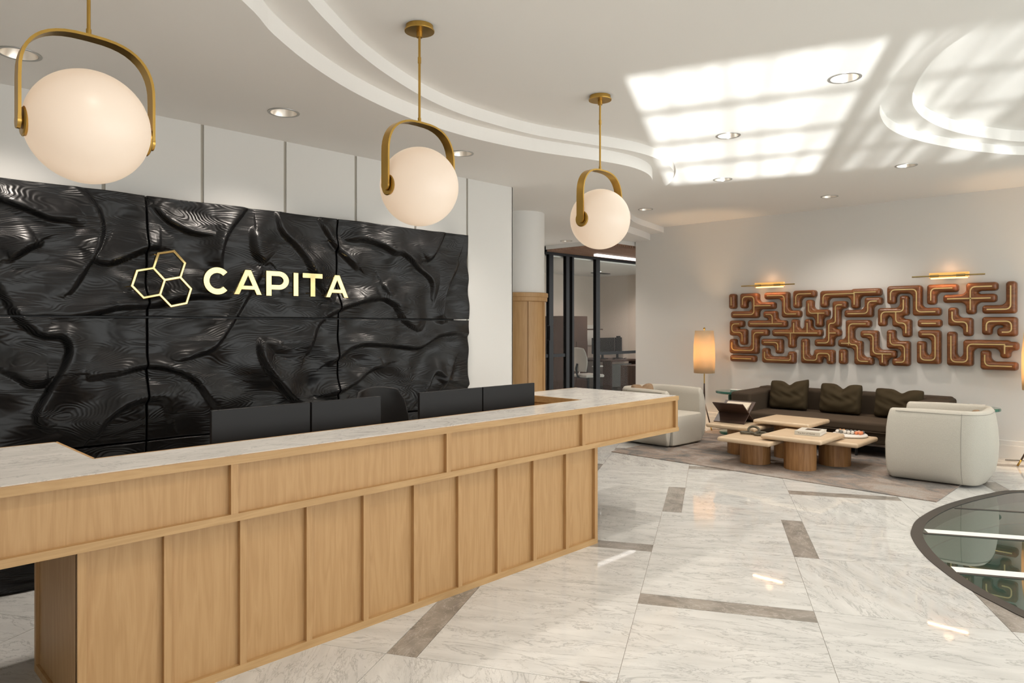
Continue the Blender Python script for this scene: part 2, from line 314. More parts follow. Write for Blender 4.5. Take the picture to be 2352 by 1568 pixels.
def streak_pane(name, lo, hi):
    m = bpy.data.materials.new(name); m.use_nodes = True; nt = m.node_tree; nt.nodes.clear()
    out = N(nt, 'ShaderNodeOutputMaterial'); tr = N(nt, 'ShaderNodeBsdfTransparent')
    tc = N(nt, 'ShaderNodeTexCoord'); mp = N(nt, 'ShaderNodeMapping'); mp.inputs['Scale'].default_value = (7, 7, .7); nz = N(nt, 'ShaderNodeTexNoise', i_Scale=1, i_Detail=2)
    nt.links.new(tc.outputs['Object'], mp.inputs[0]); nt.links.new(mp.outputs[0], nz.inputs['Vector'])
    mr = N(nt, 'ShaderNodeMapRange'); mr.inputs['From Min'].default_value = .38; mr.inputs['From Max'].default_value = .58; mr.inputs['To Min'].default_value = lo; mr.inputs['To Max'].default_value = hi
    nt.links.new(nz.outputs['Fac'], mr.inputs['Value']); nt.links.new(mr.outputs[0], tr.inputs[0]); nt.links.new(tr.outputs[0], out.inputs[0])
    return m
M['pane_a'] = streak_pane('sun_streak_pane', .72, 1.0); M['pane_b'] = streak_pane('sun_dimming_pane', .18, .62)  # unseen panes, tint patterned to streak and dim the sun patch on the ceiling
M['shade2'] = M['shade']
M['boucle'] = simple('boucle_fabric', (.55, .52, .455), .95, noise=.13, bump=1.0, scale=170, spec=.15)
M['seam'] = simple('seam_piping', (.36, .34, .30), .9)
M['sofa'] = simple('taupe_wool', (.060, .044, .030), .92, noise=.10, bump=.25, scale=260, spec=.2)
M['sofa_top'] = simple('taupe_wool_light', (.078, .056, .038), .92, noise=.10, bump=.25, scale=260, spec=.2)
M['pillow'] = simple('olive_brown_cloth', (.050, .036, .018), .9, noise=.10, bump=.25, scale=260, spec=.2)
M['tan_cloth'] = simple('tan_cloth', (.30, .20, .12), .9, noise=.1)
M['black_metal'] = simple('black_metal', (.012, .012, .013), .4, spec=.5)
M['steel'] = brushed('steel', (.5, .5, .5), .3)
M['black_plastic'] = simple('black_plastic', (.010, .010, .011), .45, spec=.3)
M['monitor'] = simple('monitor_back', (.013, .013, .014), .42, spec=.25)
M['frame'] = simple('black_window_frame', (.008, .008, .009), .4, spec=.15)
M['white_plastic'] = simple('white_plastic', (.55, .53, .50), .5)
M['mesh_white'] = simple('white_mesh', (.45, .43, .40), .8, noise=.1, scale=300)
M['clear'] = glass('clear_glass', (.96, .97, .96), .14)
M['floor_glass'] = glass('floor_glass', (.62, .74, .70), 1.7, 0.0)
M['bronze'] = simple('bronze_frame', (.055, .050, .044), .42, metal=.3, noise=.1)
M['green_glass'] = simple('green_glass', (.014, .13, .092), .10, spec=.9, noise=.5, scale=14, coat=.5)
M['white_gloss'] = simple('white_glaze', (.80, .77, .72), .35)
M['book_cover'] = simple('cream_book_cover', (.60, .57, .50), .6)
M['paper'] = simple('paper', (.78, .76, .72), .8)
M['ink'] = simple('ink', (.12, .11, .10), .7)
M['photo_print'] = simple('printed_picture', (.10, .065, .045), .5, noise=.6, scale=30)
M['teal_page'] = simple('dark_page', (.03, .045, .045), .5, noise=.4, scale=20)
M['map_page'] = simple('map_page', (.66, .58, .47), .7, noise=.18, scale=14)
M['chain'] = simple('grey_olive_wood', (.10, .085, .055), .7, noise=.3, bump=.5, scale=60)
M['strip_white'] = simple('pale_band', (.82, .84, .82), .5, noise=.02)
M['pit'] = simple('lightwell_wall', (.33, .35, .32), .8, noise=.05)
M['led'] = simple('led_strip', (.9, .9, .9), .5, emit=(1, .96, .92), es=1.6)
M['lamp_hot'] = simple('lamp_lens', (.9, .85, .8), .4, emit=(1, .86, .74), es=6.0)
M['reflector'] = brushed('downlight_reflector', (.95, .85, .78), .34)
M['ring'] = simple('downlight_ring', (.42, .41, .39), .35, metal=.5)
M['tube_glow'] = simple('glowing_tube', (.9, .7, .4), .4, emit=(1, .62, .28), es=2.2)
M['amber'] = simple('amber_glass_bar', (.9, .55, .15), .2, emit=(1, .50, .14), es=.55)
M['grey_fabric'] = simple('grey_screen_fabric', (.16, .165, .16), .9, noise=.05)
M['office_wall'] = simple('office_wall', (.70, .62, .55), .7, noise=.01)
M['slat'] = wood('walnut_slats', (.24, .13, .085), (.36, .22, .15), .5, 1)
def rug_mat():
    m, nt, b = new_mat('worn_rug'); b.inputs['Roughness'].default_value = .95; b.inputs['Specular IOR Level'].default_value = .1
    tc = N(nt, 'ShaderNodeTexCoord'); mp = N(nt, 'ShaderNodeMapping'); mp.inputs['Scale'].default_value = (1.3, 1.9, 1); nt.links.new(tc.outputs['Object'], mp.inputs[0])
    n1 = N(nt, 'ShaderNodeTexNoise', i_Scale=1.5, i_Detail=8, i_Roughness=.72, i_Distortion=.6); nt.links.new(mp.outputs[0], n1.inputs['Vector'])
    cr = N(nt, 'ShaderNodeValToRGB'); e = cr.color_ramp.elements
    e[0].position = .38; e[0].color = (.155, .142, .132, 1); e[1].position = .64; e[1].color = (.33, .305, .28, 1)
    for p, c in ((.43, (.205, .195, .185, 1)), (.5, (.28, .225, .19, 1)), (.57, (.335, .29, .255, 1))): x = e.new(p); x.color = c
    nt.links.new(n1.outputs['Fac'], cr.inputs[0])
    n2 = N(nt, 'ShaderNodeTexNoise', i_Scale=140, i_Detail=2); nt.links.new(tc.outputs['Object'], n2.inputs['Vector'])
    mx = N(nt, 'ShaderNodeMix', data_type='RGBA', blend_type='OVERLAY'); mx.inputs[0].default_value = .35
    nt.links.new(cr.outputs[0], mx.inputs[6]); nt.links.new(n2.outputs['Fac'], mx.inputs[7]); nt.links.new(mx.outputs[2], b.inputs['Base Color'])
    bp = N(nt, 'ShaderNodeBump', i_Strength=.6, i_Distance=.003); nt.links.new(n2.outputs['Fac'], bp.inputs['Height']); nt.links.new(bp.outputs[0], b.inputs['Normal'])
    return m
M['rug'] = rug_mat()

# ------------------------------------------------------------------ camera
YAW = 44.26
cd = bpy.data.cameras.new('camera'); cam = bpy.data.objects.new('camera', cd); C.objects.link(cam)
cam.location = (0, 0, 1.5); cam.rotation_euler = (R(90), 0, R(YAW))
cd.sensor_width = 36; cd.lens = 36 * 1605 / 2352; cd.shift_y = -36 / 2352; cd.clip_start = .05; cd.clip_end = 100
bpy.context.scene.camera = cam

# ------------------------------------------------------------------ floor
OV = [(-1.1, 7.82), (-1.33, 7.37), (-1.49, 6.70), (-1.53, 6.12), (-1.49, 5.76), (-1.42, 5.50), (-1.26, 5.15), (-1.08, 4.87), (-.92, 4.67), (-.76, 4.52), (-.55, 4.36), (-.1, 4.18)]
OVAL = catmull(OV + [(1.2 - x, y) for x, y in reversed(OV)] + [(.6 + .9, 8.25), (.6 - .9, 8.25)][0:2], 6, True)
TH = R(28.3); e1 = Vector((math.cos(TH), math.sin(TH))); e2 = Vector((-math.sin(TH), math.cos(TH)))
def pq(p, q): v = e1 * p + e2 * q; return (v.x, v.y)
FX0, FX1, FY0, FY1 = -10.9, 3.3, -3.2, 14.2
def tile_bm():
    bm = B(); uvl = bm.loops.layers.uv.new('uv'); T = .9; S = .15; g = .0013
    def rect(p0, q0, w, h, mi, rot):
        cs = [(p0 + g, q0 + g), (p0 + w - g, q0 + g), (p0 + w - g, q0 + h - g), (p0 + g, q0 + h - g)]
        pts = [pq(*c) for c in cs]
        if max(x for x, y in pts) < FX0 or min(x for x, y in pts) > FX1 + .3 or max(y for x, y in pts) < FY0 or min(y for x, y in pts) > FY1: return
        f = bm.faces.new([bm.verts.new((x, y, 0)) for x, y in pts]); f.material_index = mi
        ox, oy = rnd.uniform(0, 60), rnd.uniform(0, 60)
        ca, sa = math.cos(rot), math.sin(rot)
        for l, c in zip(f.loops, cs):
            a, b_ = c[0] - p0, c[1] - q0
            l[uvl].uv = (ca * a - sa * b_ + ox, sa * a + ca * b_ + oy)
    for i in range(-16, 17):
        for j in range(-8, 9):
            p0 = -.385 + i * T + j * 1.05; q0 = 3.82 - i * T + j * 2.85
            rect(p0, q0, T, S, 1, 0)
            for k in range(2): rect(p0, q0 + S + k * T, T, T, 0, rnd.choice((0, 0, .15, -.2, PI, 1.2)))
            rect(p0, q0 + S + 2 * T, S, T, 1, 1.57)
            for k in range(2): rect(p0 + S, q0 + S + (2 + k) * T, T, T, 0, rnd.choice((0, .1, -.15, PI, 1.3)))
    bmesh.ops.bisect_plane(bm, geom=bm.verts[:] + bm.edges[:] + bm.faces[:], plane_co=(.41 * 1.06, -1.13 * 1.06, 0), plane_no=(.34, -.94, 0), clear_outer=True)
    return bm
bm = tile_bm()
# cut the oval opening for the floor glass
me_t = bpy.data.meshes.new('floor'); bm.to_mesh(me_t); bm.free()
for k in ('marble_floor', 'strip'): me_t.materials.append(M[k])
floor = bpy.data.objects.new('floor', me_t); C.objects.link(floor)
sol = floor.modifiers.new('t', 'SOLIDIFY'); sol.thickness = .02; sol.offset = -1
bmc = B(); prism(bmc, [OVAL], XY, -.5, .5)
mec = bpy.data.meshes.new('c'); bmc.to_mesh(mec); bmc.free(); cut = bpy.data.objects.new('cutter', mec); C.objects.link(cut)
bo = floor.modifiers.new('c', 'BOOLEAN'); bo.operation = 'DIFFERENCE'; bo.object = cut; bo.solver = 'EXACT'
dg = bpy.context.evaluated_depsgraph_get(); dg.update()
me_f = bpy.data.meshes.new_from_object(floor.evaluated_get(dg)); floor.modifiers.clear(); floor.data = me_f
bpy.data.objects.remove(cut)
tag(floor, kind='structure')
bm = B(); prism(bm, [[(FX0, -3.3), (-5.2, -3.3), (FX1, -.15), (FX1, FY1), (FX0, FY1)], OVAL], XY, -.3, -.004)
obj('trim_grout_bed', bm, M['grout'], kind='structure')

# ------------------------------------------------------------------ ceiling
ZL, ZM, ZC = 2.875, 2.975, 3.06
F1 = catmull([(3.4, -1.9), (1.5, -1.7), (-.3, -1.1), (-1.6, -.2), (-2.4, .62), (-2.88, 1.32), (-3.11, 1.58), (-3.35, 1.93), (-3.56, 2.35), (-3.72, 2.87), (-3.78, 3.44), (-3.72, 4.04), (-3.58, 4.55), (-3.5, 4.88), (-3.49, 5.17), (-3.56, 5.46), (-3.72, 5.75), (-3.93, 6.01), (-4.21, 6.26), (-4.8, 6.7), (-5.4, 7.35), (-5.88, 8.35), (-6.12, 9.2), (-6.25, 9.6)], 5)
F2 = catmull([(3.4, -1.45), (1.4, -1.25), (-.3, -.7), (-1.7, .3), (-2.45, 1.1), (-2.88, 1.63), (-3.05, 1.86), (-3.24, 2.14), (-3.42, 2.49), (-3.58, 2.91), (-3.66, 3.34), (-3.65, 3.95), (-3.53, 4.45), (-3.41, 4.85), (-3.38, 5.16), (-3.42, 5.49), (-3.54, 5.83), (-3.75, 6.16), (-4.02, 6.45), (-4.6, 6.9), (-5.2, 7.5), (-5.68, 8.3), (-5.90, 9.17), (-6.0, 9.6)], 5)
LOWD = [(-4.25, .79), (-4.2, 2.2), (-4.18, 3.71), (-7.27, 8.72)]
MAIND = [(-1.57, 4.61), (-2.73, 5.34), (-3.59, 6.9), (-2.0, 7.55), (-3.14, 8.71), (-5.25, 7.95)]
tail = [(-6.3, 9.62), (-6.3, 14.3), (-11, 14.3), (-11, -3.5), (3.4, -3.5)]
HR = .088
bm = B(); prism(bm, [F1 + tail] + [circ(x, y, HR) for x, y in LOWD], XY, ZL, ZM + .002)
obj('ceiling', bm, M['ceil'], kind='structure')
bm = B(); prism(bm, [F2 + tail], XY, ZM, ZC + .002)
obj('ceiling_middle_step', bm, M['ceil'], kind='structure')
T1 = [(-.79, 3.96), (-.95, 4.07), (-1.13, 4.27), (-1.31, 4.57), (-1.46, 4.94), (-1.55, 5.25), (-1.6, 5.62), (-1.57, 6.0), (-1.46, 6.42), (-1.28, 6.87), (-1.0, 7.32)]
f1 = [( x * (ZC - 1.5) / 1.45, y * (ZC - 1.5) / 1.45) for x, y in T1]
T2 = [(-.74, 4.17), (-.91, 4.31), (-1.06, 4.52), (-1.21, 4.82), (-1.32, 5.12), (-1.38, 5.4), (-1.40, 5.79), (-1.34, 6.25), (-1.19, 6.68), (-.95, 7.08)]
f2 = [( x * (3.13 - 1.5) / 1.5, y * (3.13 - 1.5) / 1.5) for x, y in T2]
mir = lambda L: L + [(1.0 - x, y) for x, y in reversed(L)]
TR1 = catmull([(-.35, 4.0)] + f1 + [(-.5, 8.35)] + [(1.5, 8.35)] + [(1.0 - x, y) for x, y in reversed(f1)] + [(1.35, 4.0)], 5, True)
TR2 = catmull([(-.35, 4.3)] + f2 + [(-.5, 8.0)] + [(1.5, 8.0)] + [(1.0 - x, y) for x, y in reversed(f2)] + [(1.35, 4.3)], 5, True)
big = [(-11, -3.5), (3.4, -3.5), (3.4, 14.3), (-11, 14.3)]
bm = B(); prism(bm, [big, TR1] + [circ(x, y, HR) for x, y in MAIND], XY, ZC, 3.14)
obj('ceiling_main', bm, M['ceil'], kind='structure')
bm = B(); prism(bm, [[(-2.5, 3), (3.4, 3), (3.4, 9.6), (-2.5, 9.6)], TR2], XY, 3.14, 3.24)
obj('ceiling_tray_ring', bm, M['ceil'], kind='structure')
bm = B(); box(bm, (-2.5, 3, 3.24), (3.4, 9.6, 3.3)); obj('ceiling_tray_top', bm, M['ceil'], kind='structure')

# ------------------------------------------------------------------ walls
def struct(name, bm, m, **k): return obj(name, bm, m, kind='structure', **k)
XL = -4.85
bm = B(); box(bm, (-5.25, -3.2, 0), (XL - .012, 4.975, ZL), 1)
seams = [-2.9, -2.3, -1.69, -1.08, -.48, .13, .735, 1.339, 1.944, 2.552, 3.166, 3.77, 4.377]
g = .011
for a, b in zip(seams, seams[1:] + [4.983 + g]): box(bm, (XL - .013, a + g, 0), (XL, b - g, ZL))
box(bm, (-5.26, 4.974, 0), (XL, 4.984, ZL))
struct('wall_left', bm, [M['paint'], M['reveal']])
YW = 9.6
bm = B(); box(bm, (-6.53, YW, 0), (3.3, YW + .25, ZC)); struct('wall_far', bm, M['paint_wall'])
bm = B()
prism(bm, [[(0, 0), (.018, 0), (.018, .145), (.012, .150), (.012, .198), (.004, .205), (0, .205)]], lambda u, v, w: (w, YW - u, v), -6.53, 3.3)
struct('baseboard_far', bm, M['paint_wall'])
bm = B(); prism(bm, [[(0, 0), (.018, 0), (.018, .145), (.012, .150), (.012, .198), (.004, .205), (0, .205)]], lambda u, v, w: (XL + u, w, v), -3.2, 4.98)
struct('baseboard_left', bm, M['paint'])
bm = B(); box(bm, (-8.12, 4.9, 0), (-5.27, 5.1, ZL)); struct('wall_corridor', bm, M['paint'])
# unseen window wall, its angle and low panes set to shape the ceiling sun patch
nW = Vector((-.34, .94)).normalized(); tW = Vector((.94, .34)).normalized()
def wfr(u, v, w): p = nW * (-1.2 - w) + tW * u; return (p.x, p.y, v)
ZS = 1.26
bm = B()
prism(bm, [[(-6, 0), (4.2, 0), (4.2, 3.3), (-6, 3.3)], [(-.49, .10), (3.6, .10), (3.6, ZS), (-.49, ZS)]], wfr, 0, .12)
struct('wall_back', bm, M['paint'])
bm = B()
for z in (.99, .695, .418): prism(bm, [[(-.49, z - .018), (3.6, z - .018), (3.6, z + .018), (-.49, z + .018)]], wfr, .02, .06)
for u in (1.03, 2.35): prism(bm, [[(u - .06, .10), (u + .06, .10), (u + .06, ZS), (u - .06, ZS)]], wfr, .02, .08)
prism(bm, [[(1.38, .10), (1.41, .10), (1.41, ZS), (1.38, ZS)]], wfr, .02, .06)
struct('window_1', bm, M['frame'])
bm = B(); prism(bm, [[(-.49, .10), (1.0, .10), (1.0, ZS), (-.49, ZS)]], wfr, .04, .041); struct('window_3', bm, M['pane_a'])
bm = B(); prism(bm, [[(1.06, .10), (3.6, .10), (3.6, ZS), (1.06, ZS)]], wfr, .04, .041); struct('window_4', bm, M['pane_b'])
# right wall: tall windows
bm = B()
box(bm, (3.1, -1.0, 0), (3.3, YW + .2, .12)); box(bm, (3.1, -1.0, 2.75), (3.3, YW + .2, 3.3))
for y in (-1.0, 9.2): box(bm, (3.1, y, 0), (3.3, y + .6, 3.3))
struct('wall_right', bm, M['paint'])
bm = B()
for y in (1.1, 2.6, 4.1, 5.6, 7.1, 8.6): box(bm, (3.15, y - .04, .12), (3.25, y + .04, 2.75))
box(bm, (3.16, -.4, 1.0), (3.24, 9.2, 1.06))
struct('window_2', bm, M['frame'])
# column with oak wainscot
cx, cy = -5.95, 6.25
bm = B(); lathe(bm, [(.3, 1.85), (.3, ZL)], (cx, cy, 0), 64); struct('trim_round_column', bm, M['paint'], smooth='auto')
bm = B(); lathe(bm, [(.31, 0), (.31, 1.80)], (cx, cy, 0), 64)
lathe(bm, [(.32, 1.79), (.335, 1.80), (.335, 1.845), (.345, 1.85), (.345, 1.895), (.335, 1.90), (.30, 1.90)], (cx, cy, 0), 64)
for a in (-70, -25, 20, 65, 110, 155, 200, 245):
    ca, sa = math.cos(R(a)), math.sin(R(a))
    prism(bm, [[(.300, -.022), (.322, -.022), (.322, .022), (.300, .022)]], lambda u, v, w: (cx + ca * u - sa * v, cy + sa * u + ca * v, w), 0, 1.795)
struct('trim_column_wainscot', bm, M['oak_v'], smooth='auto')

# ------------------------------------------------------------------ office behind the glass
XP = -8.03
bm = B()
box(bm, (-10.9, 14.0, 0), (-6.3, 14.2, ZL)); box(bm, (-10.9, 8.7, 0), (-10.7, 14.2, ZL))
struct('wall_office_back', bm, M['office_wall'])
bm = B(); box(bm, (-10.7, 8.7, 0), (XP - .06, 8.9, ZL)); struct('wall_office_side', bm, M['office_wall'])
bm = B(); box(bm, (-8.12, 5.1, 0), (XP, 9.0, ZL)); struct('wall_corridor_left', bm, M['paint'])
bm = B(); box(bm, (-10.7, 8.9, 2.72), (XP - .06, 14.0, 2.76)); struct('ceiling_office', bm, M['paint'])
bm = B(); box(bm, (-7.96, 9.0, 2.81), (-6.56, 13.9, 2.874)); struct('ceiling_dropped_edge', bm, M['paint'])
bm = B()
y = 9.02
while y < 13.8: box(bm, (-7.95, y, 2.775), (-6.58, y + .035, 2.81)); y += .055
struct('ceiling_wood_slats', bm, M['slat'])
bm = B(); box(bm, (-7.62, 9.9, 2.735), (-7.55, 12.6, 2.774))
obj('linear_ceiling_light', bm, M['led'], label='bright linear light strip on the slatted wood ceiling above the glass partition', cat='ceiling light')
gp = empty('glass_partition', (XP, 9.5, 0), label='black framed glass office partition between round column and wall with sculpture', cat='partition')
def gpo(name, fn, mat): bm = B(); fn(bm); return obj(name, bm, mat, gp)
def lb(a, b): return lambda bm: box(bm, (a[0] - XP, a[1] - 9.5, a[2]), (b[0] - XP, b[1] - 9.5, b[2]))
gpo('head_rail', lb((XP - .04, 9.02, 2.74), (XP + .04, 13.9, 2.81)), M['frame'])
gpo('sill_rail', lb((XP - .04, 9.02, .0), (XP + .04, 13.9, .06)), M['frame'])
for y0, y1 in ((9.13, 9.24), (9.59, 9.68), (9.76, 9.81), (10.46, 10.58), (12.1, 12.2), (13.5, 13.6)):
    gpo('post', lb((XP - .035, y0, .06), (XP + .035, y1, 2.74)), M['frame'])
for y0, y1 in ((9.02, 9.59), (10.58, 12.1), (12.2, 13.5)): gpo('mid_rail', lb((XP - .02, y0, .95), (XP + .02, y1, 1.005)), M['frame'])
for y0, y1 in ((9.02, 9.13), (9.24, 9.59), (9.81, 10.46), (10.58, 12.1), (12.2, 13.5)): gpo('glass_pane', lb((XP - .005, y0, .06), (XP + .005, y1, 2.74)), M['clear'])
bm = B(); tube(bm, [(XP + .04, 9.08, 1.25), (XP + .09, 9.08, 1.25), (XP + .09, 9.08, 1.5), (XP + .04, 9.08, 1.5)], .012)
o = obj('door_handle', bm, M['frame'], gp); o.location = (-XP, -9.5, 0)

# office furniture
def part(parent, name, bm, mat, **k): return obj(name, bm, mat, parent, **k)
cab = empty('office_hutch', (-10.3, 12.0, 0), label='dark wood office hutch cabinet against the back wall behind the glass', cat='cabinet')
bm = B(); box(bm, (-.38, -.1, 0), (.30, .75, 1.72)); part(cab, 'body', bm, M['dark_wood_v'])
bm = B(); box(bm, (-.38, .75, 1.40), (.22, 1.45, 1.43)); part(cab, 'shelf', bm, M['dark_wood'])
bm = B(); box(bm, (.30, -.08, .1), (.315, .32, 1.14)); box(bm, (.30, .34, .1), (.315, .74, 1.14)); part(cab, 'door', bm, M['dark_wood_v'])
dk = empty('office_desk', (-9.9, 13.2, 0), label='dark wood office desk with grey modesty panel seen through the glass', cat='desk')
bm = B(); box(bm, (-.7, -.42, .68), (.55, .7, .72)); part(dk, 'desktop', bm, M['dark_wood'])
bm = B(); box(bm, (.40, -.38, .10), (.43, .55, .62)); part(dk, 'modesty_panel', bm, M['grey_fabric'])
for y in (-.40, .62):
    bm = B(); box(bm, (.30, y, 0), (.52, y + .06, .68)); part(dk, 'leg', bm, M['dark_wood'])
for (y0, y1, lab) in ((12.80, 13.66, 'black office monitor at left on the dark desk behind the glass'), (13.70, 14.0 - .05, 'black office monitor with webcam at right on the dark desk')):
    mo = empty('office_monitor', (-9.9, (y0 + y1) / 2, .72), label=lab, cat='monitor', group='monitors on the office desk')
    w = (y1 - y0) / 2
    bm = B(); box(bm, (-.015, -w, .13), (.015, w, .50)); part(mo, 'screen', bm, M['black_plastic'], bevel=.004)
    bm = B(); box(bm, (-.04, -.03, .0), (-.015, .03, .3)); box(bm, (-.1, -.1, 0), (.06, .1, .012)); part(mo, 'stand', bm, M['black_plastic'])
    if y0 > 13.68:
        bm = B(); box(bm, (-.02, -.06, .50), (.02, .06, .535)); part(mo, 'webcam', bm, M['black_plastic'])
bm = B()
pts = [(-9.62, 13.2 + .05 * i, .728 + .012 * math.sin(i * 1.9)) for i in range(12)]
tube(bm, [(x + .04 * math.sin(i * 2.3), y, z) for i, (x, y, z) in enumerate(pts)], .006, 6)
obj('cable', bm, M['black_plastic'], label='tangle of black cable lying under the office monitors', cat='cable')
bm = B(); box(bm, (-8.75, 12.3, 0), (-8.2, 13.1, .66))
obj('pedestal_cabinet', bm, M['dark_wood_v'], bevel=.004, label='low brown wood cabinet at the right end of the glass partition view', cat='cabinet')
def office_chair(name, loc, rz, mats, label, group=None, mesh=True):
    t = empty(name, loc, rz, label=label, cat='chair', group=group)
    seat, back, base, arm = mats
    bm = B(); box(bm, (-.24, -.25, .44), (.24, .25, .50)); part(t, 'seat', bm, seat, bevel=.025, seg=4, smooth=True)
    bm = B()   # curved backrest shell
    n, mrows = 14, 12; V = []
    for i in range(mrows + 1):
        v = i / mrows; row = []
        hw = .20 + .035 * math.sin(PI * min(1, v * 1.1)) - .04 * max(0, v - .85) / .15
        for j in range(n + 1):
            s = j / n * 2 - 1
            row.append(bm.verts.new((-.24 - .07 * (v - .3) ** 2 * 1.2 + .055 * s * s, s * hw, .56 + .50 * v - .025 * s * s * (1 if v > .6 else 0))))
        V.append(row)
    for i in range(mrows):
        for j in range(n): bm.faces.new((V[i][j], V[i][j + 1], V[i + 1][j + 1], V[i + 1][j]))
    o = part(t, 'backrest', bm, back, smooth=True); s = o.modifiers.new('t', 'SOLIDIFY'); s.thickness = .03; s2 = o.modifiers.new('b', 'BEVEL'); s2.width = .01; s2.segments = 3
    bm = B(); tube(bm, [(-.05, 0, .43), (-.27, 0, .45), (-.31, 0, .62), (-.28, 0, .72)], .022, 10); part(t, 'back_support', bm, base, smooth=True)
    bm = B(); tube(bm, [(0, 0, .07), (0, 0, .44)], .028, 12)
    for k in range(5):
        a = 2 * PI * k / 5; tube(bm, [(0, 0, .11), (.16 * math.cos(a), .16 * math.sin(a), .095), (.30 * math.cos(a), .30 * math.sin(a), .075)], .018, 8, rr=[.026, .022, .016])
    part(t, 'base', bm, base, smooth=True)
    for k in range(5):
        a = 2 * PI * k / 5; bm = B(); q = .30
        lathe(bm, [(.027, -.012), (.03, 0), (.027, .012)], (q * math.cos(a), q * math.sin(a), .03), 16, axis='y')
        part(t, 'caster', bm, base, smooth='auto')
    for s in (-1, 1):
        bm = B(); tube(bm, [(-.05, s * .26, .45), (.0, s * .29, .55), (.02, s * .29, .66)], .014, 8); box(bm, (-.10, s * .29 - .035, .66), (.14, s * .29 + .035, .685))
        part(t, 'armrest', bm, arm, bevel=.006)
    return t
office_chair('office_chair', (-9.0, 11.5, 0), R(75), (M['mesh_white'], M['mesh_white'], M['black_plastic'], M['white_plastic']), 'white and grey mesh office chair inside the glass-walled office')
bm = B(); box(bm, (-10.69, 13.30, 1.02), (-10.66, 13.95, 1.52)); obj('wall_panel', bm, M['paper'], label='plain white rectangle on the office back wall at the right of the glass', cat='panel')  # plain white slab against the back wall
# ------------------------------------------------------------------ carved black wall
XF = -4.705
rng_ = np.random.RandomState(11)
WV = [(rng_.uniform(.6, 9), rng_.uniform(2, 14), rng_.uniform(0, 6.28), rng_.uniform(.4, 1)) for _ in range(26)]
EXTRA = [[(.5, 2.2), (.35, 1.9), (.55, 1.6), (.3, 1.2)], [(.2, .6), (.6, .75), (1.0, .55), (1.5, .62)], [(1.7, .55), (2.1, .35), (2.4, .5), (2.9, .3)], [(3.2, .7), (3.4, .45), (3.8, .4), (4.2, .6)], [(.9, .3), (1.3, .15), (1.7, .25)]]
def carve(Y, Z):
    wob = .02 * np.sin(7 * Y + 3 * np.sin(3 * Z)) + .02 * np.sin(9 * Z + 2 * np.sin(4 * Y))
    Yw, Zw = Y + wob, Z + .8 * wob
    H = np.zeros_like(Y)
    for k, rl in enumerate(RIDGES + EXTRA):
        rl = catmull(rl, 4)
        best = np.full_like(Y, 9.); sg = np.ones_like(Y); tt = np.zeros_like(Y)
        n = len(rl) - 1
        for i in range(n):
            a = np.array(rl[i]); b = np.array(rl[i + 1]); d = b - a; L = d @ d + 1e-9
            t = np.clip(((Yw - a[0]) * d[0] + (Zw - a[1]) * d[1]) / L, 0, 1)
            dx = Yw - a[0] - t * d[0]; dz = Zw - a[1] - t * d[1]; r = np.sqrt(dx * dx + dz * dz)
            m = r < best; best = np.where(m, r, best); sg = np.where(m, np.sign(d[0] * dz - d[1] * dx), sg); tt = np.where(m, (i + t) / n, tt)
        A = .054 * np.sin(np.pi * np.clip(tt * .86 + .07, 0, 1)) ** .6
        side = 1 if rl[-1][0] > rl[0][0] else -1
        s = best * sg * side
        up = np.exp(-np.abs(s / .085) ** 1.4); dn = np.exp(-(s / .034) ** 2)
        h = np.where(s > 0, up, dn)
        trough = -.55 * np.exp(-((s + .060) / .035) ** 2)
        H = np.maximum(H, A * h) + A * .62 * trough
    for fy, fz, ph, am in WV:
        H += .0055 * am * np.sin(fy * Y * 1.6 + ph + 1.4 * np.sin(fz * Z * .7 + ph)) * np.cos(fz * Z + 1.1 * np.sin(fy * Y + 2 * ph))
    dim = .0085 * (np.sin(11 * Y + 2.5 * np.sin(5 * Z)) * np.sin(13 * Z + 2.1 * np.sin(6 * Y + 1)))
    return H + dim
cols = [(-1.185, .17), (.18, 1.535), (1.547, 2.90), (2.912, 4.254)]
rows = [(.012, .772), (.784, 1.549), (1.560, 2.318)]
cn = ['at the far left edge of the view', 'in the left column', 'in the middle column', 'in the right column by the white wall']
rn = ['bottom', 'middle', 'top']
for ci, (y0, y1) in enumerate(cols):
    if ci == 0: continue
    for ri, (z0, z1) in enumerate(rows):
        st = .0065; ny = int((y1 - y0) / st); nz = int((z1 - z0) / st)
        Y, Z = np.meshgrid(np.linspace(y0, y1, ny), np.linspace(z0, z1, nz), indexing='ij')
        H = carve(Y, Z)
        co = np.stack([XF + H, Y, Z], -1).reshape(-1, 3)
        idx = np.arange(ny * nz).reshape(ny, nz)
        q = np.stack([idx[:-1, :-1], idx[1:, :-1], idx[1:, 1:], idx[:-1, 1:]], -1).reshape(-1, 4)
        border = np.concatenate([idx[:, 0], idx[-1, 1:], idx[-2::-1, -1], idx[0, -2:0:-1]])
        nb = len(border); bc = co[border].copy(); bc[:, 0] = -4.80
        co2 = np.concatenate([co, bc]); base = ny * nz
        sq = [(int(border[i]), base + i, base + (i + 1) % nb, int(border[(i + 1) % nb])) for i in range(nb)]
        me = bpy.data.meshes.new('carved_wall_panel'); me.from_pydata(co2.tolist(), [], q.tolist() + sq); me.materials.append(M['carved'])
        me.polygons.foreach_set('use_smooth', [True] * len(q) + [False] * len(sq)); me.update()
        o = bpy.data.objects.new('carved_wall_panel', me); C.objects.link(o)
        tag(o, 'black carved wood wall panel with rippling ridges, %s row, %s' % (rn[ri], cn[ci]), 'wall panel', 'black carved wall panels')
bm = B()
for y in (.4, 1.1, 1.9, 2.6, 3.2, 3.9):
    box(bm, (XL - .001, y, .05), (-4.80, y + .05, 2.25))
for z in (.772, 1.549): box(bm, (XL - .001, .3, z - .02), (-4.802, 4.17, z + .03))
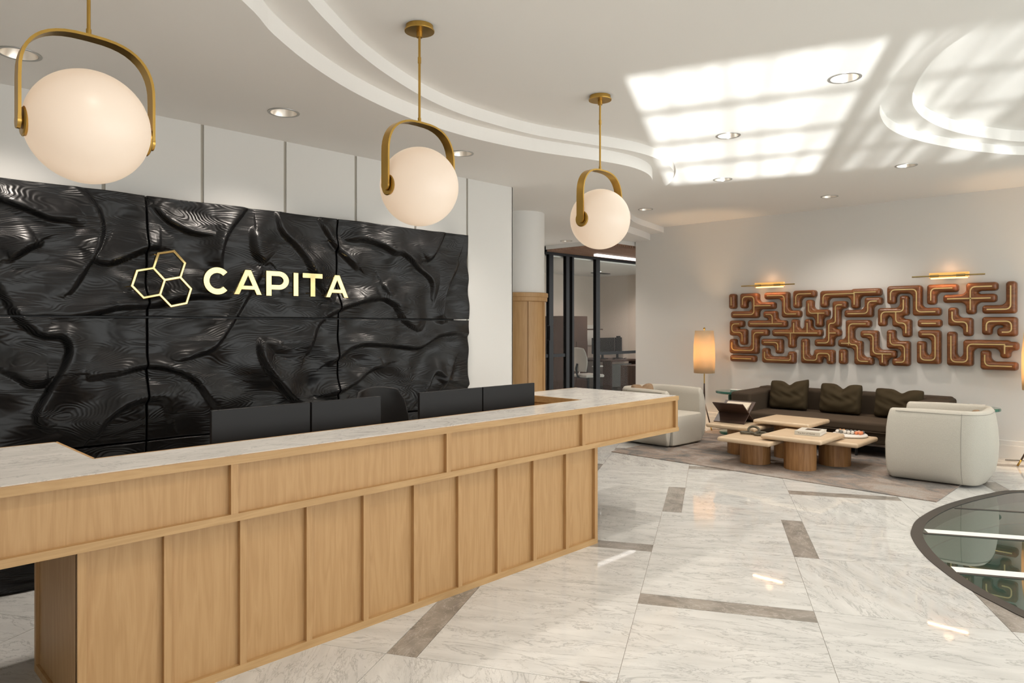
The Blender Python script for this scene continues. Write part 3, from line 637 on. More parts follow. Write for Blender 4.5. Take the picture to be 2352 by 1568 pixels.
obj('mounting_battens', bm, M['black_metal'], label='black battens seen only in the gaps between the carved wall panels', cat='batten')

# ------------------------------------------------------------------ sign
XS = -4.625
yz = lambda u, v, w: (w, u, v)
zt, zb, zh = 1.882, 1.710, 1.796
def arc(cx, cz, rx, rz, a0, a1, n=28): return [(cx + rx * math.cos(R(a0 + (a1 - a0) * i / n)), cz + rz * math.sin(R(a0 + (a1 - a0) * i / n))) for i in range(n + 1)]
def A_(y0, y1):
    w = y1 - y0; c = (y0 + y1) / 2; k = .040
    return [[(y0, zb), (y0 + k, zb), (y0 + k + .0155, zb + .034), (y1 - k - .0155, zb + .034), (y1 - k, zb), (y1, zb), (c + .0215, zt), (c - .0215, zt)],
            [(c, zt - .045), (y1 - k - .0315, zb + .0645), (y0 + k + .0315, zb + .0645)]]
letters = [
 ('C', [arc(1.943, zh, .0905, .0905, 42, 318) + arc(1.943, zh, .0515, .0515, 318, 42)]),
 ('A', A_(2.052, 2.252)),
 ('P', [[(2.282, zb), (2.320, zb), (2.320, zb + .044), (2.375, zb + .044)] + arc(2.375, zb + .108, .076, .064, -90, 90, 20) + [(2.282, zt)],
        [(2.320, zb + .076), (2.320, zt - .033)] + [(2.372, zt - .033)] + arc(2.372, (zb + .076 + zt - .033) / 2, .039, (zt - .033 - zb - .076) / 2, 88, -88, 14) + [(2.372, zb + .076)]]),
 ('I', [[(2.487, zb), (2.525, zb), (2.525, zt), (2.487, zt)]]),
 ('T', [[(2.621, zb), (2.660, zb), (2.660, zt - .034), (2.722, zt - .034), (2.722, zt), (2.558, zt), (2.558, zt - .034), (2.621, zt - .034)]]),
 ('A', A_(2.744, 2.943)),
]
sign = empty('company_sign', (XS, 2.2, zh), label='polished brass sign of three linked hexagons and the word CAPITA on the black wall', cat='sign')
def onsign(name, loops, w):
    bm = B(); prism(bm, loops, lambda u, v, w_: (w_ - 0, u - 2.2, v - zh), 0, w)
    o = obj(name, bm, M['brass_pol'], sign, bevel=.0035, seg=2); return o
for ch, lp in letters: onsign('letter_' + ch.lower(), lp, .022)
# hexagons: spokes from the shared vertex
V0 = Vector((1.614, 1.786)); RR = .0965
ang = [133, 13, 253]
cen = [V0 + Vector((math.cos(R(a)), math.sin(R(a)))) * RR for a in (73, 193, 313)]
def hexv(c, r, k0=73): return [tuple(c + Vector((math.cos(R(k0 + 60 * i)), math.sin(R(k0 + 60 * i)))) * r) for i in range(6)]
w2 = .0086
polys = []
inner = [hexv(c, RR - w2 / math.cos(R(30))) for c in cen]
# outer outline = union of grown hexagons, walked by angle around V0
def outl():
    pts = []
    for c in cen:
        for p in hexv(c, RR):
            v = Vector(p)
            if (v - V0).length > RR * .5: pts.append(v)
    uniq = []
    for p in pts:
        if all((p - q).length > .01 for q in uniq): uniq.append(p)
    uniq.sort(key=lambda p: math.atan2(p.y - V0.y, p.x - V0.x))
    n = len(uniq); out = []
    for i in range(n):
        a, b, c = uniq[i - 1], uniq[i], uniq[(i + 1) % n]
        d1 = (b - a).normalized(); d2 = (c - b).normalized()
        n1 = Vector((d1.y, -d1.x)); n2 = Vector((d2.y, -d2.x))
        m = (n1 + n2).normalized(); out.append(tuple(b + m * (w2 / m.dot(n1))))
    return out
onsign('hexagon_emblem', [outl()] + inner, .022)
for y, z in ((1.562, 1.943), (1.422, 1.74), (1.654, 1.618), (1.775, 1.736), (1.90, 1.86), (1.90, 1.73), (2.08, 1.73), (2.15, 1.865), (2.30, 1.85), (2.30, 1.73), (2.506, 1.85), (2.506, 1.74), (2.64, 1.86), (2.64, 1.74), (2.77, 1.73), (2.843, 1.865)):
    bm = B(); lathe(bm, [(.003, -.08), (.003, .001)], (0, y - 2.2, z - zh), 8, axis='x'); obj('stand_off_pin', bm, M['brass'], sign)

# ------------------------------------------------------------------ reception desk
desk = empty('reception_desk', (-3.3, 2.3, 0), label='long oak reception desk with carrara marble top and cantilevered ends', cat='desk')
ox, oy = -3.3, 2.3
def dpart(name, fn, mat, **k):
    bm = B(); fn(bm)
    for v in bm.verts: v.co.x -= ox; v.co.y -= oy
    return obj(name, bm, mat, desk, **k)
XB = -2.944; XO = -2.915; Y0, Y1 = -.285, 4.885; BY0, BY1 = .727, 3.87
LB, RB = -3.87, -3.95           # backs of the two returns
def U(f, inset=0):
    i = inset
    return [(f - i, Y0 + i), (f - i, Y1 - i), (RB + i, Y1 - i), (RB + i, 4.10 + i), (-3.27 - i + 2 * i, 4.10 + i), (-3.27 + i, .868 - i), (LB + i, .868 - i), (LB + i, Y0 + i)]
dpart('marble_countertop', lambda b: prism(b, [U(-2.935, .006)], XY, .925, .948), M['marble_desk'])
def edge(b):
    prism(b, [[(XO - .022, Y0), (XO, Y0), (XO, Y1), (XO - .022, Y1)]], XY, .912, .945)
    box(b, (RB - .006, Y1 - .016, .912), (XO - .022, Y1, .945)); box(b, (LB - .006, Y0, .912), (XO - .022, Y0 + .016, .945))
    box(b, (RB - .012, 4.094, .912), (RB, Y1, .9475)); box(b, (LB - .012, Y0, .912), (LB, .868, .9475))
    box(b, (-3.282, .868, .90), (-3.27, 4.10, .9475)); box(b, (LB - .012, .862, .90), (-3.27, .875, .9475)); box(b, (RB - .012, 4.088, .90), (-3.27, 4.10, .9475))
dpart('edge_trim', edge, M['oak_y'])
def apron(b):
    prism(b, [[(XO - .026, Y0 + .016), (XO - .026, Y1 - .016), (RB, Y1 - .016), (RB, 4.10), (-3.275, 4.10), (-3.275, .868), (LB, .868), (LB, Y0 + .016)]], XY, .685, .924)
dpart('apron', apron, M['oak_v'])
dpart('apron_bottom_rail', lambda b: (box(b, (XO - .04, Y0, .668), (XO, Y1, .700)), box(b, (RB, Y1 - .02, .668), (XO - .04, Y1, .700)), box(b, (RB - .004, 4.09, .668), (-3.27, 4.11, .70))), M['oak_y'])
for y in (.105, 1.287, 2.480, 3.664, 4.838):
    yy = y + .002
    dpart('apron_stile', lambda b: box(b, (XO - .027, yy, .700), (XO - .002, yy + .032, .912)), M['oak_v'])
dpart('base_panel', lambda b: box(b, (-3.60, BY0 + .012, .03), (XB - .024, BY1 - .012, .685)), M['oak_v'])
dpart('base_rail', lambda b: (box(b, (XB - .03, BY0, 0), (XB, BY1, .036)), box(b, (-3.61, BY0, 0), (XB - .03, BY0 + .02, .036)), box(b, (-3.61, BY1 - .02, 0), (XB - .03, BY1, .036))), M['oak_y'])
for y in (BY0, 1.030, 1.341, 1.657, 1.968, 2.280, 2.592, 2.900, 3.214, 3.530, BY1 - .030):
    wd = .030
    dpart('base_stile', lambda b: box(b, (XB - .026, y, .036), (XB - .001, y + wd, .668)), M['oak_v'])
for x in (-3.61, XB - .046):
    dpart('side_stile', lambda b: box(b, (x, BY0, .036), (x + .03, BY0 + .013, .668)), M['oak_v'])
dpart('work_surface', lambda b: box(b, (-3.90, .872, .715), (-3.285, 4.09, .738)), M['oak_y'])

# monitors and chair behind the desk
mons = [(1.425, 1.965, 'black monitor back, leftmost of the four behind the reception desk'), (1.97, 2.43, 'black monitor back, second from left, beside the black chair'),
        (2.715, 3.255, 'black monitor back, third from left, just right of the black chair'), (3.26, 3.78, 'black monitor back, rightmost of the four, nearest the round column')]
for y0, y1, lab in mons:
    t = empty('monitor', (-3.46, (y0 + y1) / 2, .738), label=lab, cat='monitor', group='monitors on the reception desk')
    w = (y1 - y0) / 2 - .002
    bm = B(); box(bm, (-.012, -w, .035), (.010, w, .345)); part(t, 'screen', bm, M['monitor'], bevel=.003)
    bm = B(); box(bm, (-.05, -.03, .0), (-.013, .03, .25)); part(t, 'stand', bm, M['black_metal'])
    bm = B(); box(bm, (-.16, -.11, 0), (.02, .11, .01)); part(t, 'foot', bm, M['black_metal'], bevel=.004)
office_chair('desk_chair', (-3.98, 2.95, 0), R(0), (M['black_plastic'],) * 4, 'black office chair behind the reception desk between the monitor pairs')

# ------------------------------------------------------------------ pendants
def pendant(loc, label):
    x, y = loc; zg = 2.223; r = .203
    t = empty('globe_pendant', (x, y, zg), label=label, cat='pendant light', group='globe pendants over the reception desk')
    bm = B(); bmesh.ops.create_uvsphere(bm, u_segments=64, v_segments=40, radius=r); part(t, 'globe', bm, M['globe'], smooth=True)
    top = .328; ya = .2145
    path = []
    path += [(0, -ya, z) for z in (-.018, .02, .06, .10, .13)]
    for k in range(1, 24):
        a = PI * k / 24; cc = abs(math.cos(a)) ** .72 * (1 if math.cos(a) > 0 else -1); ss = abs(math.sin(a)) ** .82
        path.append((0, -ya * cc, .14 + (top - .14) * ss))
    path += [(0, ya, z) for z in (.13, .10, .06, .02, -.018)]
    bm = B(); w, th = .028, .005; pr = None; n = len(path); ringz = []
    for i, p in enumerate(path):
        a = Vector(path[max(0, i - 1)]); b = Vector(path[min(n - 1, i + 1)]); tg = (b - a).normalized(); nm = Vector((0, -tg.z, tg.y)); p = Vector(p)
        ringz.append([bm.verts.new(p + Vector((sx * w, 0, 0)) + nm * sn * th) for sx, sn in ((-1, -1), (1, -1), (1, 1), (-1, 1))])
    fs = []
    for a, b in zip(ringz, ringz[1:]):
        for k in range(4): fs.append(bm.faces.new((a[k], a[(k + 1) % 4], b[(k + 1) % 4], b[k])))
    fs += [bm.faces.new(ringz[0]), bm.faces.new(ringz[-1])]
    bmesh.ops.recalc_face_normals(bm, faces=fs)
    for s in (-1, 1): lathe(bm, [(w + .0006, s * (ya - th - .0006)), (w + .0006, s * (ya + th + .0006))], (0, 0, -.018), 24, axis='y')
    part(t, 'strap', bm, M['brass'], smooth='auto')
    for s in (-1, 1):
        bm = B(); lathe(bm, [(.049, s * (r - .014)), (.052, s * (r - .003)), (.047, s * (r + .001)), (.012, s * (r + .002))], (0, 0, -.018), 40, axis='y')
        lathe(bm, [(.012, s * (r + .001)), (.012, s * (ya - th))], (0, 0, -.018), 16, axis='y')
        part(t, 'side_disc', bm, M['brass'], smooth='auto')
    bm = B(); H = 3.06 - zg
    lathe(bm, [(.0065, top + .003), (.0065, H - .03)], n=12)
    lathe(bm, [(.009, top), (.009, top + .03)], n=12); lathe(bm, [(.009, top + (H - top) * .62), (.009, top + (H - top) * .62 + .03)], n=12)
    lathe(bm, [(.016, H - .06), (.016, H - .03)], n=16)
    part(t, 'rod', bm, M['brass'], smooth='auto')
    bm = B(); lathe(bm, [(.02, H - .032), (.077, H - .030), (.078, H - .024), (.071, H - .022), (.071, H)], n=48); part(t, 'canopy', bm, M['brass'], smooth='auto')
    return t
PX = -2.885
pendant((PX, .748), 'largest looking globe pendant with brass strap, nearest, at the left of the view')
pendant((PX, 2.27), 'middle of the three brass-strapped globe pendants above the desk')
pendant((PX, 3.818), 'farthest brass-strapped globe pendant, above the right part of the desk')

# ------------------------------------------------------------------ downlights
def downlight(x, y, z, label, e=80, tint=(1, .90, .80)):
    t = empty('downlight', (x, y, z), label=label, cat='ceiling light', group='recessed downlights')
    bm = B(); n = 40
    lathe(bm, [(HR + .004, .002), (HR + .012, -.001), (HR + .011, -.004), (HR - .004, -.004), (HR - .005, .0)], n=n, cap=False); part(t, 'trim_ring', bm, M['ring'], smooth='auto')
    bm = B(); lathe(bm, [(HR - .006, -.003), (HR - .014, .03), (.052, .070)], n=n, cap=False); part(t, 'reflector', bm, M['reflector'], smooth=True)
    bm = B(); lathe(bm, [(.052, .068), (.052, .072)], n=n); part(t, 'lens', bm, M['lamp_hot'])
    ld = bpy.data.lights.new('downlight_lamp', 'SPOT'); ld.energy = e; ld.color = tint; ld.spot_size = R(125); ld.spot_blend = 1; ld.shadow_soft_size = .05
    lo = bpy.data.objects.new('downlight_lamp', ld); C.objects.link(lo); lo.location = (x, y, z - .012)
    return t
lab_low = ['recessed ceiling light at the far left, seen through the nearest pendant strap', 'recessed ceiling light between the left and middle pendants', 'recessed ceiling light just right of the middle pendant strap', 'small recessed ceiling light above the glass partition, left of the farthest globe']
lab_main = ['largest looking recessed light in the sunlit ceiling, beside the curved tray', 'recessed light in the middle of the sunlit ceiling patch', 'recessed light at the far edge of the sunlit patch, right of farthest pendant', 'recessed light between sunlit patch and curved tray near the sculpture wall', 'recessed light nearest the sculpture wall, above the middle of the sculpture', 'recessed light just right of the farthest globe']
for (x, y), l in zip(LOWD, lab_low): downlight(x, y, ZL, l)
for (x, y), l in zip(MAIND, lab_main): downlight(x, y, ZC, l)

# unseen lamps added for softer light, continuing the ceiling grid out of view
for k, (x, y) in enumerate([(-.4, 1.6), (1.2, 2.6), (-1.4, 2.2), (1.9, 5.2), (1.6, 7.6), (-1.8, .6)]):
    ld = bpy.data.lights.new('downlight_lamp', 'SPOT'); ld.energy = 80; ld.color = (1, .90, .80); ld.spot_size = R(125); ld.spot_blend = 1; ld.shadow_soft_size = .05
    lo = bpy.data.objects.new('downlight_lamp', ld); C.objects.link(lo); lo.location = (x, y, ZC - .012)

# ------------------------------------------------------------------ rug
bm = B(); box(bm, (-4.95, 6.77, 0), (-1.56, 9.33, .010))
obj('rug', bm, M['rug'], bevel=.003, label='faded grey and rose rug under the lounge seating', cat='rug')
RG = .010

# ------------------------------------------------------------------ sofa
sf = empty('sofa', (-3.135, 8.98, RG), label='long dark taupe fabric sofa against the wall below the wood sculpture', cat='sofa')
def sp(name, lo, hi, mat=None, bev=.03, **k):
    bm = B(); box(bm, lo, hi); return part(sf, name, bm, mat or M['sofa'], bevel=bev, seg=4, smooth=True, **k)
W = 1.165; D0, D1 = -.53, .50
sp('base', (-W + .03, D0 + .04, .155), (W - .03, D1 - .02, .30), bev=.012)
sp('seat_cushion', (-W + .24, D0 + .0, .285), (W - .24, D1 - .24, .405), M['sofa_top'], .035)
sp('backrest', (-W + .02, D1 - .26, .30), (W - .02, D1, .665), bev=.04)
for s in (-1, 1):
    bm = B()
    x0, x1 = (s * W, s * (W - .27)) if s < 0 else (W - .27, W)
    vs = box(bm, (x0, D0 + .02, .16), (x1, D1 - .01, .650))
    for v in vs:
        if v.co.z > .6 and v.co.y < 0: v.co.z -= .01
    part(sf, 'armrest', bm, M['sofa'], bevel=.035, seg=4, smooth=True)
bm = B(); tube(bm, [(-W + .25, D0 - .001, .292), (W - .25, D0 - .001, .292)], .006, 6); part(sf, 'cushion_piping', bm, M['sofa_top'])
bm = B(); box(bm, (-W + .06, D0 + .06, .128), (W - .06, D0 + .09, .152)); box(bm, (-W + .06, D1 - .09, .128), (W - .06, D1 - .06, .152))
box(bm, (-W + .06, D0 + .06, .128), (-W + .09, D1 - .06, .152)); box(bm, (W - .09, D0 + .06, .128), (W - .06, D1 - .06, .152)); part(sf, 'metal_rail', bm, M['steel'])
for x in (-W + .12, -.36, .36, W - .12):
    for y in (D0 + .075, D1 - .075):
        bm = B(); box(bm, (x - .012, y - .012, 0), (x + .012, y + .012, .13)); part(sf, 'leg', bm, M['black_metal'])
def pillow(name, w, h, d, mat, loc, rot, label, chop=.09, u0=.1, group='throw pillows on the sofa', lift=0):
    bm = B(); n = 30; top = []; bot = []
    def pt(i, j, s):
        u = i / n * 2 - 1; v = j / n * 2 - 1
        tk = max(0, (1 - abs(u) ** 3.2)) ** .42 * max(0, (1 - abs(v) ** 3.2)) ** .42
        x = u * w / 2 * (1 - .075 * (1 - v * v) * abs(u) ** 6); z = v * h / 2 * (1 - .06 * (1 - u * u) * abs(v) ** 6)
        z -= chop * math.exp(-((u - u0) / .24) ** 2) * max(0, (v + .35) / 1.35) ** 1.8
        cf = 1 - .085 * abs(u) ** 5 * abs(v) ** 5; x *= cf; z = z * cf + lift * max(0, u) ** 2 * max(0, v)
        wr = .006 * math.sin(11 * u + 5 * v + 2 * math.sin(6 * v)) * (1 - abs(v)) + .007 * math.sin(9 * v - 6 * u * u)
        y = s * (d / 2 * tk * (1 + .12 * (-v)) + wr * tk) + .02 * math.exp(-((u - u0) / .2) ** 2) * max(0, v) * (1 if s < 0 else .3)
        return (x, y, z + h / 2)
    G = {}
    for s in (-1, 1):
        for i in range(n + 1):
            for j in range(n + 1):
                edge_ = i in (0, n) or j in (0, n)
                if edge_ and s == 1: G[s, i, j] = G[-1, i, j]
                else: G[s, i, j] = bm.verts.new(pt(i, j, s))
    for s in (-1, 1):
        for i in range(n):
            for j in range(n):
                q = [G[s, i, j], G[s, i + 1, j], G[s, i + 1, j + 1], G[s, i, j + 1]]
                bm.faces.new(q if s < 0 else q[::-1])
    o = obj(name, bm, mat, None, smooth=True, label=label, cat='pillow', group=group)
    o.location = loc; o.rotation_euler = rot
    return o
zc = RG + .402
pillow('throw_pillow', .51, .385, .20, M['pillow'], (-3.76, 8.98, zc), (R(-12), 0, R(3)), 'dark olive brown throw pillow at the left end of the sofa, right corner peaked', .05, .02, lift=.04)
pillow('throw_pillow', .52, .385, .20, M['pillow'], (-3.12, 8.98, zc), (R(-12), 0, R(-2)), 'dark olive brown throw pillow in the middle of the sofa with dented top', .06, .1)
pillow('throw_pillow', .55, .36, .20, M['pillow'], (-2.47, 8.98, zc), (R(-12), 0, R(-3)), 'dark olive brown throw pillow at the right end of the sofa, behind the armchair', .045, .12)

# ------------------------------------------------------------------ armchairs
def armchair(loc, rz, label):
    t = empty('armchair', loc, rz, label=label, cat='armchair', group='cream boucle armchairs')
    # faces +x ; depth .84, width .86
    hw, back, front = .43, -.45, .40
    def plan(off):
        P = [(front - .012, -hw - off), (.18, -hw - off), (-.10, -hw - off), (-.30, -hw + .03 - off * .9), (-.41 - off * .6, -hw + .15 - off * .4), (back - off, -.14), (back - off, .14), (-.41 - off * .6, hw - .15 + off * .4), (-.30, hw - .03 + off * .9), (-.10, hw + off), (.18, hw + off), (front - .012, hw + off)]
        return catmull(P, 6)
    prof = [(-.085, .012), (-.050, .03), (-.010, .10), (.012, .22), (.020, .36), (.012, .50), (-.006, .62), (-.020, .675), (-.045, .700), (-.075, .700), (-.100, .680), (-.112, .60), (-.118, .36)]
    lines = [plan(o) for o, z in prof]; n = len(lines[0])
    bm = B(); V = []
    for (o, z), L in zip(prof, lines):
        row = []
        for i, (x, y) in enumerate(L):
            e = min(i, n - 1 - i) / (n - 1); f = max(0, 1 - e * 7)
            xx = x - f * (.028 if z < .1 else 0) - f * max(0, (z - .55)) * .22
            row.append(bm.verts.new((xx, y, z - .012 * f * (1 if z > .6 else 0))))
        V.append(row)
    for a in range(len(V) - 1):
        for i in range(n - 1): bm.faces.new((V[a][i], V[a][i + 1], V[a + 1][i + 1], V[a + 1][i]))
    for i in (0, n - 1): bm.faces.new([V[a][i] for a in range(len(V))])
    bmesh.ops.recalc_face_normals(bm, faces=bm.faces[:])
    o = part(t, 'shell', bm, M['boucle'], smooth=True); bv = o.modifiers.new('b', 'BEVEL'); bv.width = .025; bv.segments = 4; bv.limit_method = 'ANGLE'; bv.angle_limit = R(60)
    # seat with apron down to the floor
    bm = B(); rings = []
    inner = [(x, y) for x, y in plan(-.112)]
    base = [(x, y) for x, y in inner] ; base[0] = (front, base[0][1]); base[-1] = (front, base[-1][1])
    fr = [(front + .012, y) for y in (.28, .1, -.1, -.28)]
    loop = base + fr
    for sc, z in ((.93, .012), (.985, .03), (1.0, .08), (1.0, .30), (1.0, .345), (.985, .372), (.94, .385), (.75, .392), (.35, .395)):
        rings.append([bm.verts.new((x * sc + (1 - sc) * 0, y * sc, z)) for x, y in loop])
    m = len(loop)
    for a, b in zip(rings, rings[1:]):
        for i in range(m): bm.faces.new((a[i], a[(i + 1) % m], b[(i + 1) % m], b[i]))
    bm.faces.new(rings[0]); bm.faces.new(rings[-1]); bmesh.ops.recalc_face_normals(bm, faces=bm.faces[:])
    part(t, 'seat', bm, M['boucle'], smooth='auto')
    bm = B()
    L = lines[7]; L2 = catmull([((a[0] * 1.0), a[1]) for a in L[::4]], 4)
    tube(bm, [(x, y, .668) for x, y in plan(-.0165)][3:-3], .0028, 6)
    for s in (-1, 1):
        for ii in (16,):
            idx = ii if s < 0 else n - 1 - ii
            tube(bm, [(lines[a][idx][0], lines[a][idx][1], prof[a][1]) for a in range(1, 8)], .0028, 6)
    part(t, 'seam', bm, M['seam'])
    return t
armchair((-1.79, 7.89, RG), R(183), 'cream boucle barrel armchair at the right, largest looking, rounded back toward the glass floor')
armchair((-4.93, 7.82, RG), R(-3), 'cream boucle barrel armchair at the left, partly hidden by the reception desk end')
pillow('small_pillow', .42, .34, .14, M['tan_cloth'], (-5.14, 7.80, RG + .40), (R(-14), 0, R(84)), 'brown tan cushion sitting inside the left armchair, its corners above the arm', .05, 0, 'cushions on the armchairs')
pillow('small_pillow', .34, .29, .12, M['tan_cloth'], (-1.56, 7.90, RG + .40), (R(-14), 0, R(-88)), 'pale tan cushion tucked in the right armchair, only its tip showing', .05, 0, 'cushions on the armchairs')

# ------------------------------------------------------------------ coffee tables
def coffee(cx, cy, w, d, z, label, lx=0, ly=0):
    t = empty('coffee_table', (cx, cy, RG), label=label, cat='coffee table', group='nested travertine coffee tables')
    bm = B(); box(bm, (-w / 2, -d / 2, z - .048 - RG), (w / 2, d / 2, z - RG)); 
    part(t, 'tabletop', bm, M['travertine'], bevel=.0215, seg=6, smooth=True)
    bm = B(); lathe(bm, [(.160, 0), (.160, z - .049 - RG)], (lx, ly, 0), 20); part(t, 'leg', bm, M['leg_oak'])
    return t
coffee(-2.945, 7.41, .63, .66, .362, 'front coffee table with travertine top and round oak leg, holding the closed book', ly=-.07)
coffee(-3.30, 7.98, .64, .62, .43, 'rear middle travertine coffee table, bare top, tallest of the five', lx=.0, ly=-.075)
coffee(-3.405, 7.25, .585, .56, .30, 'low left front travertine coffee table holding the wooden chain', ly=.07, lx=-.02)
coffee(-3.80, 7.76, .60, .60, .36, 'left rear travertine coffee table under the open book stand')
coffee(-2.735, 7.82, .62, .64, .305, 'right travertine coffee table holding the round white board', lx=-.03)
# closed book
t = empty('closed_book', (-2.885, 7.475, .3635), R(8), label='thick cream hardback book lying on the front coffee table', cat='book')
bm = B(); box(bm, (-.125, -.155, 0), (.125, .155, .003)); box(bm, (-.125, -.155, .036), (.125, .155, .039)); box(bm, (-.125, -.156, 0), (.125, -.152, .039)); part(t, 'cover', bm, M['book_cover'])
bm = B(); box(bm, (-.120, -.152, .003), (.121, .150, .036)); part(t, 'pages', bm, M['paper'])
bm = B(); box(bm, (-.055, -.02, .039), (.085, .10, .0397)); part(t, 'cover_picture', bm, M['photo_print'])
def text(s, size, parent, mat, loc, rot, name='title_lettering', ex=.0003):
    cu = bpy.data.curves.new('t', 'FONT'); cu.body = s; cu.size = size; cu.extrude = ex; cu.align_x = 'CENTER'; cu.align_y = 'CENTER'
    tmp = bpy.data.objects.new('t', cu); C.objects.link(tmp); bpy.context.view_layer.update()
    me = bpy.data.meshes.new_from_object(tmp.evaluated_get(bpy.context.evaluated_depsgraph_get())); bpy.data.objects.remove(tmp)
    me.materials.clear(); me.materials.append(mat)
    o = bpy.data.objects.new(name, me); C.objects.link(o); o.parent = parent; o.location = loc; o.rotation_euler = rot
    return o
text('The Art of Home', .024, t, M['ink'], (-.01, -.1563, .020), (R(90), 0, 0))
# X book stand with open book
t = empty('book_stand', (-3.90, 7.78, .362), R(91), label='dark walnut X-shaped book stand on the left rear coffee table', cat='book stand')
L_ = .30; hd = .19
for s in (-1, 1):
    bm = B()
    a = R(36); dx, dz = math.cos(a), math.sin(a)
    def fr2(u, v, w): return (s * (u * dx) - v * dz * s, w, .105 + u * dz + v * dx)
    prism(bm, [[(-.175, -.006), (.215, -.006), (.215, .006), (-.175, .006)]], fr2, -hd, hd)
    part(t, 'panel', bm, M['dark_wood'] if s < 0 else M['dark_wood'], bevel=.002)
bkb = empty('open_book', (-3.90, 7.78, .362), R(91), label='open illustrated book resting on the dark X-shaped stand', cat='book')
for s in (-1, 1):
    a = R(36); dx, dz = math.cos(a), math.sin(a)
    def fr3(u, v, w): return (s * (u * dx) - v * dz * s, w, .105 + u * dz + v * dx)
    bm = B(); prism(bm, [[(.012, .007), (.195, .007), (.195, .010), (.012, .010)]], fr3, -.155, .155); part(bkb, 'cover', bm, M['photo_print'])
    bm = B(); c = [(.012, .011)] + [(.02 + .165 * k / 10, .011 + .030 * math.sin(PI * (k / 10) ** .45) * (1 - k / 10 * .55)) for k in range(11)] + [(.188, .011)]
    prism(bm, [c], fr3, -.148, .148); part(bkb, 'pages', bm, M['map_page'] if s > 0 else M['teal_page'])
# wooden chain
t = empty('wooden_chain', (-3.46, 7.36, .302), R(20), label='grey brown carved wooden chain links on the low coffee table', cat='ornament')
for (x, y, z, rot) in ((-.075, .03, .017, (0, 0, R(10))), (.0, .02, .050, (R(58), R(8), R(-25))), (.07, -.02, .020, (R(8), R(-4), R(30)))):
    bm = B(); pts = [(.062 * math.cos(a) * (1.0), .040 * math.sin(a), 0) for a in [2 * PI * k / 28 for k in range(28)]]
    tube(bm, pts, .0135, 10, closed=True); o = part(t, 'link', bm, M['chain'], smooth=True); o.location = (x, y, z); o.rotation_euler = rot
# round board with balls
px_, py_, pz_ = -2.66, 7.965, .3065
t = empty('round_board', (px_, py_, pz_), label='round white stone board of coloured balls on the right coffee table', cat='board')
bm = B(); lathe(bm, [(.150, 0), (.172, .004), (.178, .016), (.170, .027), (.155, .030), (.02, .026)], n=56); part(t, 'plate', bm, M['white_gloss'], smooth='auto')
cols_ = {'orange': (.80, .27, .12), 'tan orange': (.62, .32, .13), 'grey': (.22, .22, .20), 'dark grey': (.10, .10, .10), 'white': (.74, .70, .64), 'beige': (.58, .47, .36), 'pink beige': (.62, .38, .28)}
bmats = {k: simple('ball_' + k.replace(' ', '_'), v, .5, noise=.08, scale=60) for k, v in cols_.items()}
grid = [['tan orange', 'grey', 'white'], ['tan orange', 'beige', 'grey'], ['dark grey', 'grey', 'white'], ['grey', 'dark grey', 'white'], ['grey', 'dark grey', 'white'], ['pink beige', 'pink beige', 'orange'], ['dark grey', 'orange', 'orange']]
bmS = B(); bmesh.ops.create_uvsphere(bmS, u_segments=20, v_segments=14, radius=.0185)
for f in bmS.faces: f.smooth = True
meS = {}
rowname = ['back', 'middle', 'front']
ordn = ['first', 'second', 'third', 'fourth', 'fifth', 'sixth', 'seventh']
for i, col in enumerate(grid):
    for j, cname in enumerate(col):
        if cname not in meS:
            me = bpy.data.meshes.new('ball'); bmS.to_mesh(me); me.materials.append(bmats[cname]); meS[cname] = me
        o = bpy.data.objects.new('ball', meS[cname]); C.objects.link(o)
        o.location = (px_ - .118 + i * .0393, py_ + .052 - j * .042, pz_ + .0275 + .0185)
        tag(o, '%s ball on the round white board, %s row, %s from the left' % (cname, rowname[j], ordn[i]), 'ball', 'balls on the round board')
bmS.free()

# ------------------------------------------------------------------ side tables, lamps
def side_table(x, y, z, rz, label, zf=0):
    t = empty('side_table', (x, y, zf), rz, label=label, cat='side table', group='green glass side tables')
    bm = B(); lathe(bm, [(.19, z - .040 - zf), (.215, z - .030 - zf), (.218, z - .012 - zf), (.212, z - zf)], n=64, sx=1.08, sy=.92); part(t, 'tabletop', bm, M['green_glass'], smooth='auto')
    bm = B(); lathe(bm, [(.038, .035), (.038, z - .04 - zf)], (.04, 0, 0), 24); lathe(bm, [(.028, .035), (.028, z - .04 - zf)], (-.045, .02, 0), 20); part(t, 'post', bm, M['green_glass'], smooth='auto')
    bm = B(); lathe(bm, [(.165, 0), (.168, .006), (.168, .032), (.160, .036)], n=48, sx=1.08, sy=.92); part(t, 'base', bm, M['green_glass'], smooth='auto')
    return t
side_table(-4.555, 9.04, .60, 0, 'green glass side table left of the sofa', RG)
side_table(-1.725, 9.14, .60, 0, 'green glass side table right of the sofa behind the armchair', RG)
t = empty('glass_dish', (-4.50, 9.02, .601), label='small clear glass dish on the left side table', cat='dish')
bm = B(); lathe(bm, [(.07, 0), (.085, .025), (.078, .025), (.062, .006)], n=6, sx=1.1, sy=.8); part(t, 'dish', bm, M['white_gloss'])
t = empty('small_books', (-1.70, 9.10, .601), R(6), label='two small white books stacked on the right side table', cat='book')
bm = B(); box(bm, (-.085, -.055, 0), (.085, .055, .016)); part(t, 'lower_book', bm, M['paper'], bevel=.002)
bm = B(); box(bm, (-.08, -.05, .017), (.07, .055, .030)); part(t, 'upper_book', bm, M['white_gloss'], bevel=.002)
